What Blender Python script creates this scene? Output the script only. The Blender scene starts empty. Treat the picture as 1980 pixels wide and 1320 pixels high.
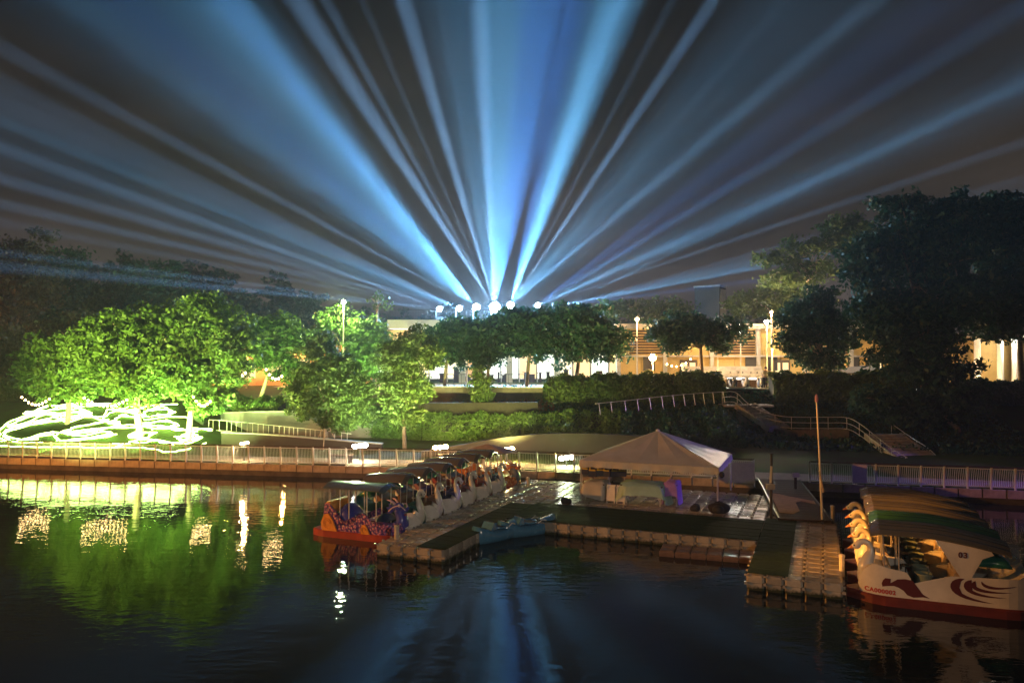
import bpy, bmesh, math, random
import numpy as np
from mathutils import Vector, Matrix

random.seed(7)
RNG = np.random.default_rng(7)
scene = bpy.context.scene
COL = scene.collection
R = math.radians

# ------------------------------------------------------------------ camera, world, exposure
CAM_H, FPX = 6.5, 1450.0
cam = bpy.data.cameras.new('camera')
cam_ob = bpy.data.objects.new('camera', cam)
COL.objects.link(cam_ob)
cam_ob.location = (0, 0, CAM_H)
cam_ob.rotation_euler = (R(91.185), 0, 0)
cam.lens = 36.0 * FPX / 1980.0
cam.clip_start, cam.clip_end = 0.1, 1500
scene.camera = cam_ob

world = bpy.data.worlds.new('World')
scene.world = world
world.use_nodes = True
wt = world.node_tree
wt.nodes.clear()
w_out = wt.nodes.new('ShaderNodeOutputWorld')
w_sky = wt.nodes.new('ShaderNodeTexSky')          # the last of the dusk
w_sky.sky_type = 'NISHITA'
w_sky.sun_disc = False
w_sky.sun_elevation = R(-9)
w_sky.sun_rotation = R(250)
w_bg1 = wt.nodes.new('ShaderNodeBackground')
w_bg1.inputs[1].default_value = 0.05
wt.links.new(w_sky.outputs[0], w_bg1.inputs[0])
w_tc = wt.nodes.new('ShaderNodeTexCoord')
w_sep = wt.nodes.new('ShaderNodeSeparateXYZ')
w_ramp = wt.nodes.new('ShaderNodeValToRGB')        # town glow low in the night sky
w_ramp.color_ramp.elements[0].position = 0.0
w_ramp.color_ramp.elements[0].color = (0.055, 0.045, 0.042, 1)
w_ramp.color_ramp.elements[1].position = 0.45
w_ramp.color_ramp.elements[1].color = (0.0035, 0.0033, 0.0036, 1)
e_ = w_ramp.color_ramp.elements.new(0.22)
e_.color = (0.024, 0.018, 0.0135, 1)
w_bg2 = wt.nodes.new('ShaderNodeBackground')
w_bg2.inputs[1].default_value = 1.0
w_add = wt.nodes.new('ShaderNodeAddShader')
wt.links.new(w_tc.outputs['Generated'], w_sep.inputs[0])
wt.links.new(w_sep.outputs['Z'], w_ramp.inputs[0])
w_map = wt.nodes.new('ShaderNodeMapping')
w_map.inputs['Scale'].default_value = (1.0, 1.0, 2.4)
w_cl = wt.nodes.new('ShaderNodeTexNoise')
w_cl.inputs['Scale'].default_value = 3.2
w_cl.inputs['Detail'].default_value = 5
w_mr = wt.nodes.new('ShaderNodeMapRange')
w_mr.inputs[1].default_value, w_mr.inputs[2].default_value = 0.3, 0.7
w_mr.inputs[3].default_value, w_mr.inputs[4].default_value = 0.45, 1.7
w_mul = wt.nodes.new('ShaderNodeVectorMath')
w_mul.operation = 'SCALE'
wt.links.new(w_tc.outputs['Generated'], w_map.inputs[0])
wt.links.new(w_map.outputs[0], w_cl.inputs['Vector'])
wt.links.new(w_cl.outputs['Fac'], w_mr.inputs[0])
wt.links.new(w_ramp.outputs[0], w_mul.inputs[0])
wt.links.new(w_mr.outputs[0], w_mul.inputs['Scale'])
wt.links.new(w_mul.outputs[0], w_bg2.inputs[0])
wt.links.new(w_bg1.outputs[0], w_add.inputs[0])
wt.links.new(w_bg2.outputs[0], w_add.inputs[1])
wt.links.new(w_add.outputs[0], w_out.inputs[0])

scene.view_settings.view_transform = 'Standard'
scene.view_settings.look = 'None'
scene.view_settings.exposure = 0.0
scene.view_settings.gamma = 1.0
scene.view_settings.use_curve_mapping = False
cy = scene.cycles
cy.use_denoising = True
cy.max_bounces = 6
cy.diffuse_bounces = 2
cy.glossy_bounces = 3
cy.transmission_bounces = 3
cy.volume_bounces = 0
cy.transparent_max_bounces = 8
cy.sample_clamp_indirect = 4.0
cy.use_light_tree = True
cy.caustics_reflective = False
cy.caustics_refractive = False


def P(px, py, d):
    """a point seen at photograph pixel (px, py), d metres out over the lake"""
    return Vector(((px - 990) / FPX * d, d, CAM_H - (py - 690) / FPX * d))


def lamp(name, kind, loc, energy, color, radius=0.1, target=None, size=None, blend=0.6, parent=None):
    l = bpy.data.lights.new(name, kind)
    l.energy = energy
    l.color = color
    l.shadow_soft_size = radius
    o = bpy.data.objects.new(name, l)
    COL.objects.link(o)
    o.location = loc
    if kind == 'SPOT':
        l.spot_size = R(size)
        l.spot_blend = blend
        o.rotation_euler = (Vector(target) - Vector(loc)).to_track_quat('-Z', 'Y').to_euler()
    return o


# the sodium lamps of the bank and bridge outside the frame, the stage light off to the right; two added fill spots
lamp('sodium_street_light', 'SPOT', (-46, 19, 11), 60000, (1.0, 0.36, 0.06), 0.25, target=(-4, 37, -15), size=70, blend=0.3)
lamp('bridge_street_light', 'SPOT', (9, -9, 12), 9000, (1.0, 0.80, 0.61), 0.25, target=(-1, 25, 0), size=50, blend=1.0)
lamp('swan_bow_fill_spot', 'SPOT', (-24, 15.5, 8), 120000, (1.0, 0.36, 0.05), 0.2, target=(9.9, 22.6, 1.25), size=6.6, blend=0.6)  # added narrow spot, puts sodium orange on the right swan bows
lamp('lime_crown_fill_spot', 'SPOT', (-27, 31, 1.6), 72000, (0.86, 1.0, 0.24), 0.3, target=(-23.5, 47, 8.5), size=58, blend=0.7)  # unseen green fill spot, added to brighten the lime tree crowns
lamp('violet_stage_light', 'SPOT', (36, 28.5, 6.0), 11000, (0.25, 0.13, 1.0), 0.25, target=(15, 37, 1), size=44, blend=0.5)

# ------------------------------------------------------------------ helpers


def tag(o, label=None, cat=None, group=None, kind=None):
    if label: o['label'] = label
    if cat: o['category'] = cat
    if group: o['group'] = group
    if kind: o['kind'] = kind
    return o


def empty(name, loc, rz=0.0, label=None, cat=None, group=None):
    o = bpy.data.objects.new(name, None)
    COL.objects.link(o)
    o.location = loc
    o.rotation_euler = (0, 0, rz)
    o.empty_display_size = 0.3
    return tag(o, label, cat, group)


def link(name, me, parent=None, kind=None):
    o = bpy.data.objects.new(name, me)
    COL.objects.link(o)
    if parent is not None: o.parent = parent
    if kind: o['kind'] = kind
    return o


CHILDREN = {}


def copy_tree(o, parent=None):
    c = o.copy()
    COL.objects.link(c)
    if parent is not None: c.parent = parent
    for ch in list(o.children):
        copy_tree(ch, c)
    return c


def remove_tree(o):
    for ch in list(o.children): remove_tree(ch)
    bpy.data.objects.remove(o)


def setmat(o, m):
    """a material of its own on an object whose mesh is shared"""
    o.material_slots[0].link = 'OBJECT'
    o.material_slots[0].material = m


class MB:
    def __init__(self):
        self.v, self.f = [], []

    def add(self, vs, fs):
        n = len(self.v)
        self.v += [tuple(v) for v in vs]
        self.f += [tuple(i + n for i in f) for f in fs]
        return self

    def box(self, c, s, M=None):
        vs = []
        for x, y, z in ((-1, -1, -1), (1, -1, -1), (1, 1, -1), (-1, 1, -1), (-1, -1, 1), (1, -1, 1), (1, 1, 1), (-1, 1, 1)):
            p = Vector((x * s[0] / 2, y * s[1] / 2, z * s[2] / 2))
            if M is not None: p = M @ p
            vs.append(p + Vector(c))
        return self.add(vs, [(0, 3, 2, 1), (4, 5, 6, 7), (0, 1, 5, 4), (1, 2, 6, 5), (2, 3, 7, 6), (3, 0, 4, 7)])

    def bar(self, p, q, w, h=None):
        p, q = Vector(p), Vector(q)
        d = q - p
        M = d.to_track_quat('X', 'Z').to_matrix()
        return self.box((p + q) / 2, (d.length, w, h or w), M)

    def tube(self, pts, rad, n=6, cap=True):
        pts = [Vector(p) for p in pts]
        if not hasattr(rad, '__len__'): rad = [rad] * len(pts)
        rings = []
        up = Vector((0.13, 0.31, 0.94))
        for i, p in enumerate(pts):
            t = (pts[min(i + 1, len(pts) - 1)] - pts[max(i - 1, 0)]).normalized()
            a = t.cross(up)
            if a.length < 0.05: a = t.cross(Vector((1, 0, 0)))
            a.normalize()
            b = t.cross(a)
            rings.append([p + (a * math.cos(k * 2 * math.pi / n) + b * math.sin(k * 2 * math.pi / n)) * rad[i] for k in range(n)])
        return self.loft(rings, cap)

    def loft(self, rings, cap=True, closed=True):
        n = len(rings[0])
        vs = [v for r in rings for v in r]
        fs = []
        for i in range(len(rings) - 1):
            for k in range(n if closed else n - 1):
                a, b = i * n + k, i * n + (k + 1) % n
                fs.append((a, b, b + n, a + n))
        if cap:
            fs.append(tuple(reversed(range(n))))
            fs.append(tuple((len(rings) - 1) * n + k for k in range(n)))
        return self.add(vs, fs)

    def prism(self, outline, y0, y1):
        n = len(outline)
        vs = [(x, y0, z) for x, z in outline] + [(x, y1, z) for x, z in outline]
        fs = [tuple(range(n)), tuple(reversed(range(n, 2 * n)))]
        fs += [(k, k + n, (k + 1) % n + n, (k + 1) % n) for k in range(n)]
        return self.add(vs, fs)

    def ball(self, c, r, nu=10, nv=7):
        c = Vector(c)
        if not hasattr(r, '__len__'): r = (r, r, r)
        vs = [c + Vector((0, 0, -r[2]))]
        for j in range(1, nv):
            t = -math.pi / 2 + math.pi * j / nv
            for k in range(nu):
                p = 2 * math.pi * k / nu
                vs.append(c + Vector((r[0] * math.cos(t) * math.cos(p), r[1] * math.cos(t) * math.sin(p), r[2] * math.sin(t))))
        vs.append(c + Vector((0, 0, r[2])))
        fs = [(0, 1 + (k + 1) % nu, 1 + k) for k in range(nu)]
        for j in range(nv - 2):
            for k in range(nu):
                a, b = 1 + j * nu + k, 1 + j * nu + (k + 1) % nu
                fs.append((a, b, b + nu, a + nu))
        top = len(vs) - 1
        fs += [(top, 1 + (nv - 2) * nu + k, 1 + (nv - 2) * nu + (k + 1) % nu) for k in range(nu)]
        return self.add(vs, fs)

    def lathe(self, prof, c=(0, 0, 0), n=12, cap=True):
        c = Vector(c)
        rings = [[c + Vector((r * math.cos(2 * math.pi * k / n), r * math.sin(2 * math.pi * k / n), z)) for k in range(n)] for r, z in prof]
        return self.loft(rings, cap)

    def mesh(self, name, mat, smooth=False):
        me = bpy.data.meshes.new(name)
        me.from_pydata(self.v, [], self.f)
        if mat is not None: me.materials.append(mat)
        bm = bmesh.new()
        bm.from_mesh(me)
        bmesh.ops.recalc_face_normals(bm, faces=bm.faces)
        bm.to_mesh(me)
        bm.free()
        if smooth: me.shade_smooth()
        return me

    def build(self, name, mat, parent=None, smooth=False, kind=None):
        return link(name, self.mesh(name, mat, smooth), parent, kind)


def mesh_np(name, verts, quads, mat):
    me = bpy.data.meshes.new(name)
    n, m = len(verts), len(quads)
    me.vertices.add(n)
    me.vertices.foreach_set('co', np.asarray(verts, np.float32).ravel())
    me.loops.add(m * 4)
    me.loops.foreach_set('vertex_index', np.asarray(quads, np.int32).ravel())
    me.polygons.add(m)
    me.polygons.foreach_set('loop_start', np.arange(0, m * 4, 4, dtype=np.int32))
    me.materials.append(mat)
    me.update(calc_edges=True)
    return me


def leaf_mesh(name, pts, size, mat, flat=0.0, aspect=0.55):
    """one folded diamond per point"""
    n = len(pts)
    d = RNG.normal(size=(n, 3))
    d[:, 2] *= (1 - 0.5 * flat)
    d /= np.linalg.norm(d, axis=1)[:, None]
    e = RNG.normal(size=(n, 3))
    e -= d * np.sum(d * e, axis=1)[:, None]
    e /= np.linalg.norm(e, axis=1)[:, None]
    s = size * (0.6 + 0.8 * RNG.random(n))[:, None]
    nn = np.cross(d, e)
    v = np.empty((n, 4, 3))
    v[:, 0] = pts - d * s * 0.5
    v[:, 1] = pts + e * s * aspect * 0.5 + nn * s * 0.10
    v[:, 2] = pts + d * s * 0.5
    v[:, 3] = pts - e * s * aspect * 0.5 + nn * s * 0.10
    return mesh_np(name, v.reshape(-1, 3), np.arange(n * 4).reshape(-1, 4), mat)


# ------------------------------------------------------------------ materials
MATS = {}


def mat(name, color, rough=0.6, metal=0.0, var=0.0, scale=6.0, bump=0.0, color2=None, spec=0.5, trans=0.0, coat=0.0, dirt=0.0):
    if name in MATS: return MATS[name]
    m = bpy.data.materials.new(name)
    m.use_nodes = True
    nt = m.node_tree
    b = nt.nodes['Principled BSDF']
    b.inputs['Base Color'].default_value = (*color, 1)
    b.inputs['Roughness'].default_value = rough
    b.inputs['Metallic'].default_value = metal
    b.inputs['Specular IOR Level'].default_value = spec
    if coat:
        b.inputs['Coat Weight'].default_value = coat
        b.inputs['Coat Roughness'].default_value = 0.12
    if var or bump or color2:
        tc = nt.nodes.new('ShaderNodeTexCoord')
        nz = nt.nodes.new('ShaderNodeTexNoise')
        nz.inputs['Scale'].default_value = scale
        nz.inputs['Detail'].default_value = 6
        nz.inputs['Roughness'].default_value = 0.65
        nt.links.new(tc.outputs['Object'], nz.inputs['Vector'])
        if var or color2:
            rp = nt.nodes.new('ShaderNodeValToRGB')
            c2 = color2 or tuple(max(0, c * (1 - var)) for c in color)
            c1 = color if color2 else tuple(min(1, c * (1 + var)) for c in color)
            rp.color_ramp.elements[0].position, rp.color_ramp.elements[1].position = 0.32, 0.68
            rp.color_ramp.elements[0].color = (*c2, 1)
            rp.color_ramp.elements[1].color = (*c1, 1)
            nt.links.new(nz.outputs['Fac'], rp.inputs[0])
            nt.links.new(rp.outputs[0], b.inputs['Base Color'])
            mr = nt.nodes.new('ShaderNodeMapRange')
            mr.inputs[3].default_value, mr.inputs[4].default_value = max(0.02, rough * 0.75), min(1, rough * 1.3)
            nt.links.new(nz.outputs['Fac'], mr.inputs[0])
            nt.links.new(mr.outputs[0], b.inputs['Roughness'])
        if bump:
            bp = nt.nodes.new('ShaderNodeBump')
            bp.inputs['Strength'].default_value = min(1, bump)
            bp.inputs['Distance'].default_value = 0.02
            nt.links.new(nz.outputs['Fac'], bp.inputs['Height'])
            nt.links.new(bp.outputs[0], b.inputs['Normal'])
    if trans:
        tr = nt.nodes.new('ShaderNodeBsdfTranslucent')
        tr.inputs[0].default_value = (*color, 1)
        mx = nt.nodes.new('ShaderNodeMixShader')
        mx.inputs[0].default_value = trans
        nt.links.new(b.outputs[0], mx.inputs[1])
        nt.links.new(tr.outputs[0], mx.inputs[2])
        nt.links.new(mx.outputs[0], nt.nodes['Material Output'].inputs['Surface'])
    MATS[name] = m
    return m


def leafmat(name, dark, light, scale=1.1, trans=0.35):
    if name in MATS: return MATS[name]
    m = bpy.data.materials.new(name)
    m.use_nodes = True
    nt = m.node_tree
    b = nt.nodes['Principled BSDF']
    b.inputs['Roughness'].default_value = 0.5
    b.inputs['Specular IOR Level'].default_value = 0.35
    tc = nt.nodes.new('ShaderNodeTexCoord')
    nz = nt.nodes.new('ShaderNodeTexNoise')
    nz.inputs['Scale'].default_value = scale
    nz.inputs['Detail'].default_value = 9
    nz.inputs['Roughness'].default_value = 0.75
    rp = nt.nodes.new('ShaderNodeValToRGB')
    rp.color_ramp.elements[0].position, rp.color_ramp.elements[1].position = 0.34, 0.66
    rp.color_ramp.elements[0].color = (*dark, 1)
    rp.color_ramp.elements[1].color = (*light, 1)
    nt.links.new(tc.outputs['Object'], nz.inputs['Vector'])
    nt.links.new(nz.outputs['Fac'], rp.inputs[0])
    nt.links.new(rp.outputs[0], b.inputs['Base Color'])
    tr = nt.nodes.new('ShaderNodeBsdfTranslucent')
    nt.links.new(rp.outputs[0], tr.inputs[0])
    mx = nt.nodes.new('ShaderNodeMixShader')
    mx.inputs[0].default_value = trans
    nt.links.new(b.outputs[0], mx.inputs[1])
    nt.links.new(tr.outputs[0], mx.inputs[2])
    nt.links.new(mx.outputs[0], nt.nodes['Material Output'].inputs['Surface'])
    MATS[name] = m
    return m


def emat(name, color, strength, sample='AUTO'):
    if name in MATS: return MATS[name]
    m = bpy.data.materials.new(name)
    m.use_nodes = True
    nt = m.node_tree
    nt.nodes.clear()
    o = nt.nodes.new('ShaderNodeOutputMaterial')
    e = nt.nodes.new('ShaderNodeEmission')
    e.inputs[0].default_value = (*color, 1)
    e.inputs[1].default_value = strength
    nt.links.new(e.outputs[0], o.inputs[0])
    m.cycles.emission_sampling = sample
    MATS[name] = m
    return m


M_conc = mat('concrete', (0.34, 0.32, 0.29), 0.8, var=0.25, scale=2.5, bump=0.5)
M_concd = mat('dark_wet_concrete', (0.10, 0.085, 0.075), 0.75, var=0.4, scale=1.5, bump=0.5, spec=0.15)
M_wallg = mat('grey_render', (0.13, 0.12, 0.115), 0.8, var=0.2, scale=0.8, bump=0.3)
M_brownw = mat('brown_stone_paint', (0.030, 0.019, 0.013), 0.8, var=0.25, scale=1.2, bump=0.4)
M_white = mat('white_metal_paint', (0.72, 0.70, 0.66), 0.4, var=0.08)
M_rail = mat('galvanised_rail', (0.52, 0.50, 0.47), 0.35, metal=0.5, var=0.1)
M_dark = mat('dark_metal', (0.035, 0.035, 0.04), 0.45, metal=0.4)
M_black = mat('black_fabric', (0.015, 0.015, 0.02), 0.8, var=0.3, scale=9, bump=0.3)
M_wood = mat('dark_timber', (0.055, 0.033, 0.022), 0.85, var=0.35, scale=5, bump=0.4, spec=0.08)
M_bark = mat('bark', (0.21, 0.155, 0.105), 0.85, var=0.35, scale=5, bump=0.9)
M_barkp = mat('pale_bark', (0.38, 0.29, 0.21), 0.85, var=0.3, scale=5, bump=0.7)
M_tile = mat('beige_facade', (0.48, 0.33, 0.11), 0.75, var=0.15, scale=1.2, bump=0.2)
M_asph = mat('asphalt', (0.055, 0.052, 0.05), 0.85, var=0.25, scale=6, bump=0.4)
M_grass = mat('lawn', (0.055, 0.10, 0.025), 0.9, color2=(0.05, 0.05, 0.022), scale=0.7, bump=1.0, spec=0.04)
M_path = mat('path_paving', (0.30, 0.23, 0.17), 0.85, var=0.2, scale=2.0, bump=0.3, spec=0.06)
M_cube = mat('float_plastic', (0.35, 0.32, 0.275), 0.22, var=0.16, scale=3.0, bump=0.12)
M_turf = mat('wet_green_turf', (0.020, 0.042, 0.014), 0.9, color2=(0.010, 0.020, 0.008), scale=7, bump=0.8, spec=0.06)
M_swan = mat('white_gelcoat', (0.70, 0.68, 0.64), 0.3, var=0.14, scale=1.3, coat=0.25, bump=0.06)
M_beak = mat('swan_beak', (0.55, 0.16, 0.03), 0.4)
M_redb = mat('red_pontoon', (0.30, 0.035, 0.02), 0.5, var=0.25, scale=2)
M_decal = mat('maroon_decal', (0.10, 0.012, 0.012), 0.45)
M_redtx = mat('red_lettering', (0.45, 0.03, 0.015), 0.45)
M_seatg = mat('grey_green_seat', (0.20, 0.25, 0.20), 0.4, var=0.15)
M_seatb = mat('beige_seat', (0.42, 0.32, 0.2), 0.45, var=0.12)
M_inner = mat('dark_cockpit', (0.03, 0.02, 0.025), 0.6)
M_teal = mat('teal_shell', (0.03, 0.20, 0.15), 0.22, coat=0.4)
M_roofg = mat('grey_canopy', (0.135, 0.125, 0.10), 0.2, metal=0.15, var=0.1, scale=2, coat=0.5)
M_roofgr = mat('green_canopy', (0.035, 0.12, 0.05), 0.2, var=0.15, scale=2, coat=0.5)
M_roofd = mat('grey_green_canopy', (0.10, 0.125, 0.115), 0.18, var=0.12, scale=2, coat=0.6)
M_tent = mat('tent_fabric', (0.50, 0.50, 0.48), 0.45, var=0.12, scale=1.5, bump=0.25, trans=0.10)

# ------------------------------------------------------------------ terrain


def shore(x):
    if x < 0: return 39.02 - 0.165 * x
    return 39.02 - 0.28 * x if x < 14.6 else 34.93 - 0.245 * (x - 14.6)


def sstep(a, b, t):
    t = min(1, max(0, (t - a) / (b - a)))
    return t * t * (3 - 2 * t)


def ground_z(x, y):
    t = y - shore(x)
    left = 0.72 + 0.40 * max(0, min(t, 8) - 1.8) + 0.05 * max(0, min(t, 22) - 8)
    t0 = 8 + 3.5 * sstep(13, 17, x)
    mid = 0.65 + 0.05 * min(max(t, 0), t0) + (3.3 - .05 * t0) * min(1, max(0, (t - t0) / (18.5 - t0)))
    k = sstep(-21.5, -18.5, x)
    z = left * (1 - k) + mid * k
    z = min(z, 3.95)
    if x < -20 and y > 70:                      # wooded rise behind the left bank
        z += 9 * sstep(70, 120, y) * sstep(-15, -60, x)
    z += 5 * sstep(95, 180, y)
    return z


def on_ground(px, py):
    """where the sight line through a photograph pixel meets the bank"""
    d = 36.0
    while d < 120:
        p = P(px, py, d)
        if p.y > shore(p.x) and p.z <= ground_z(p.x, p.y): return p
        d += 0.05
    return p


# ground sheet: rows run parallel to the shore
ts = [0.0, 0.6, 2.4, 4, 6, 9, 11, 13, 15, 17, 19.5, 22, 24, 28, 34, 42, 52, 62, 72, 84, 98, 115, 135, 160]
xs = [-130 + 2.5 * i for i in range(105)]
gv, gf = [], []
for t in ts:
    for x in xs:
        y = shore(x) + t
        gv.append((x, y, ground_z(x, y)))
nx = len(xs)
for j in range(len(ts) - 1):
    for i in range(nx - 1):
        a = j * nx + i
        gf.append((a, a + 1, a + nx + 1, a + nx))
me = bpy.data.meshes.new('ground')
me.from_pydata(gv, [], gf)
me.materials.append(M_grass)
me.shade_smooth()
link('ground', me, kind='structure')

# lakeside path behind the fence
pv, pf = [], []
for i, x in enumerate(xs[20:90]):
    for t in (0.1, 1.9):
        y = shore(x) + t
        pv.append((x, y, ground_z(x, y) + 0.03))
for i in range(69):
    pf.append((2 * i, 2 * i + 2, 2 * i + 3, 2 * i + 1))
me = bpy.data.meshes.new('lakeside_path')
me.from_pydata(pv, [], pf)
me.materials.append(M_path)
link('lakeside_path', me, kind='structure')

# street on the upper terrace
pv, pf = [], []
for x in xs[44:92]:
    for t in (20.3, 31):
        y = shore(x) + t
        pv.append((x, y, 3.99))
for i in range(47):
    pf.append((2 * i, 2 * i + 2, 2 * i + 3, 2 * i + 1))
me = bpy.data.meshes.new('street')
me.from_pydata(pv, [], pf)
me.materials.append(mat('pale_street', (0.30, 0.26, 0.20), 0.75, var=0.2, scale=1.2, bump=0.2))
link('street', me, kind='structure')

# lake
m = bpy.data.materials.new('lake_water')
m.use_nodes = True
nt = m.node_tree
b = nt.nodes['Principled BSDF']
b.inputs['Base Color'].default_value = (0.004, 0.006, 0.008, 1)
b.inputs['Roughness'].default_value = 0.02
b.inputs['IOR'].default_value = 1.33
tc = nt.nodes.new('ShaderNodeTexCoord')
mp = nt.nodes.new('ShaderNodeMapping')
mp.inputs['Scale'].default_value = (0.8, 1.5, 1)
n1 = nt.nodes.new('ShaderNodeTexNoise')
n1.inputs['Scale'].default_value = 2.6
n1.inputs['Detail'].default_value = 3
n2 = nt.nodes.new('ShaderNodeTexNoise')
n2.inputs['Scale'].default_value = 0.35
n2.inputs['Detail'].default_value = 2
ml = nt.nodes.new('ShaderNodeMath')
ml.operation = 'MULTIPLY_ADD'
ml.inputs[1].default_value = 2.5
bp = nt.nodes.new('ShaderNodeBump')
bp.inputs['Strength'].default_value = 1.0
bp.inputs['Distance'].default_value = 0.007
nt.links.new(tc.outputs['Object'], mp.inputs[0])
nt.links.new(mp.outputs[0], n1.inputs['Vector'])
nt.links.new(mp.outputs[0], n2.inputs['Vector'])
nt.links.new(n2.outputs['Fac'], ml.inputs[0])
nt.links.new(n1.outputs['Fac'], ml.inputs[2])
nt.links.new(ml.outputs[0], bp.inputs['Height'])
nt.links.new(bp.outputs[0], b.inputs['Normal'])
me = bpy.data.meshes.new('water')
wv, wf = [], []
for x in xs:
    wv += [(x, -45, 0), (x, shore(x) + 0.25, 0)]
for i in range(nx - 1):
    wf.append((2 * i, 2 * i + 2, 2 * i + 3, 2 * i + 1))
me.from_pydata(wv, [], wf)
me.materials.append(m)
link('water', me, kind='structure')

# ------------------------------------------------------------------ quay wall, kerb slabs, lakeside fences
GAP = (11.7, 13.6)                      # opening of the gangway, in x
quay = empty('quay_wall', (0, shore(0), 0), 0, 'long dark wet quay wall under the orange kerb slabs at the waterline', 'wall')
mb = MB()
rings = []
for x in xs[16:100]:
    y = shore(x)
    rings.append([Vector((x, y - 0.02 - shore(0), -0.9)), Vector((x, y - 0.02 - shore(0), 0.29)), Vector((x, y + 0.35 - shore(0), 0.29)), Vector((x, y + 0.35 - shore(0), -0.9))])
mb.loft(rings)
mb.build('wall_face', M_concd, quay)
STEP = 0.93
slab = MB().box((0, 0, 0), (STEP - 0.035, 0.42, 0.37)).mesh('kerb_slab', mat('kerb_concrete', (0.40, 0.33, 0.26), 0.75, var=0.3, scale=2.2, bump=0.4))
post = MB()
prof = [(0, 0.0), (0.035, 0.3), (0.0, 0.65), (-0.06, 0.98)]
post.loft([[Vector((-0.035, y - 0.03, z)), Vector((0.035, y - 0.03, z)), Vector((0.035, y + 0.03, z)), Vector((-0.035, y + 0.03, z))] for y, z in prof])
post_me = post.mesh('post', M_white)


def fence(x0, x1, label, group):
    f = empty('lakeside_fence', (x0, shore(x0), 0.65), 0, label, 'fence', group)
    n = int((x1 - x0) / (STEP * 0.982))
    bars, rails, rails2 = MB(), MB(), MB()
    prev = None
    for i in range(n + 1):
        x = x0 + (x1 - x0) * i / n
        y = shore(x)
        o = link('post', post_me, f)
        o.location = (x - x0, y - shore(x0), 0)
        o.rotation_euler[2] = math.atan2(shore(x + .5) - shore(x - .5), 1)
        p = Vector((x - x0, y - shore(x0), 0))
        if prev is not None:
            for h, r in ((0.12, 0.014), (0.9, 0.014)):
                off = Vector((0, -0.045 if h > 0.5 else 0.02, h))
                (rails if h > .5 else rails2).bar(prev + off, p + off, 0.03)
            for k in range(1, 11):
                q = prev.lerp(p, k / 11)
                bars.bar(q + Vector((0, 0.012, 0.12)), q + Vector((0, 0.035, 0.45)), 0.014)
                bars.bar(q + Vector((0, 0.035, 0.45)), q + Vector((0, -0.045, 0.9)), 0.014)
            o2 = (prev + p) / 2
        prev = p
    # dark wooden hand rail along the top
    hr = MB()
    pts = [Vector((x0 + (x1 - x0) * i / n - x0, shore(x0 + (x1 - x0) * i / n) - shore(x0) - 0.06, 0.99)) for i in range(n + 1)]
    for a_, b_ in zip(pts[:-1], pts[1:]):
        hr.bar(a_, b_, 0.09, 0.045)
    hr.build('hand_rail', M_wood, f)
    rails.build('rail', M_white, f)
    rails2.build('rail', M_white, f)
    bars.build('bars', M_white, f, kind='stuff')
    return f


fence(-34.0, 11.5, 'long pale picket fence on the orange kerb left of the gangway', 'lakeside fences')
fence(13.9, 34.0, 'violet lit picket fence along the quay behind the right swan boats', 'lakeside fences')
n = int((34 + 34) / STEP)
for i in range(n):
    x = -34 + (i + 0.5) * STEP
    o = link('kerb_slab', slab, quay)
    o.location = (x, shore(x) + 0.12 - shore(0) + random.uniform(-0.006, 0.006), 0.465 + random.uniform(-0.006, 0.006))
    o.rotation_euler[2] = math.atan2(shore(x + .5) - shore(x - .5), 1)

# ------------------------------------------------------------------ trees


def smooth_pts(pts, n=8):
    out = []
    for i in range(len(pts) - 1):
        p0, p1, p2, p3 = pts[max(i - 1, 0)], pts[i], pts[i + 1], pts[min(i + 2, len(pts) - 1)]
        for k in range(n):
            t = k / n
            out.append(0.5 * ((2 * p1) + (p2 - p0) * t + (2 * p0 - 5 * p1 + 4 * p2 - p3) * t * t + (3 * p1 - p0 - 3 * p2 + p3) * t ** 3))
    out.append(pts[-1])
    return out


def crown_points(lobes, n, clump=0.5, per=38):
    """leaf positions in clumps through the crown's lobes; lobes = [(centre, (rx, ry, rz))]"""
    vol = np.array([r[0] * r[1] * r[2] for c, r in lobes]) ** 0.8
    nc = max(12, n // per)
    idx = RNG.choice(len(lobes), nc, p=vol / vol.sum())
    C = np.array([c for c, r in lobes])[idx]
    RR = np.array([r for c, r in lobes])[idx]
    d = RNG.normal(size=(nc, 3))
    d /= np.linalg.norm(d, axis=1)[:, None]
    rad = RNG.random(nc) ** 0.42 * (0.84 + 0.26 * RNG.random(nc))
    cc = C + d * RR * rad[:, None] * 0.94
    size = clump * (0.6 + 0.9 * RNG.random(nc))
    k = RNG.integers(0, nc, n)
    off = RNG.normal(size=(n, 3))
    off *= (RNG.random(n) ** 0.4 / np.linalg.norm(off, axis=1) * size[k] * 1.25)[:, None] * np.array([1, 1, 0.62])
    return cc[k] + off


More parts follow.
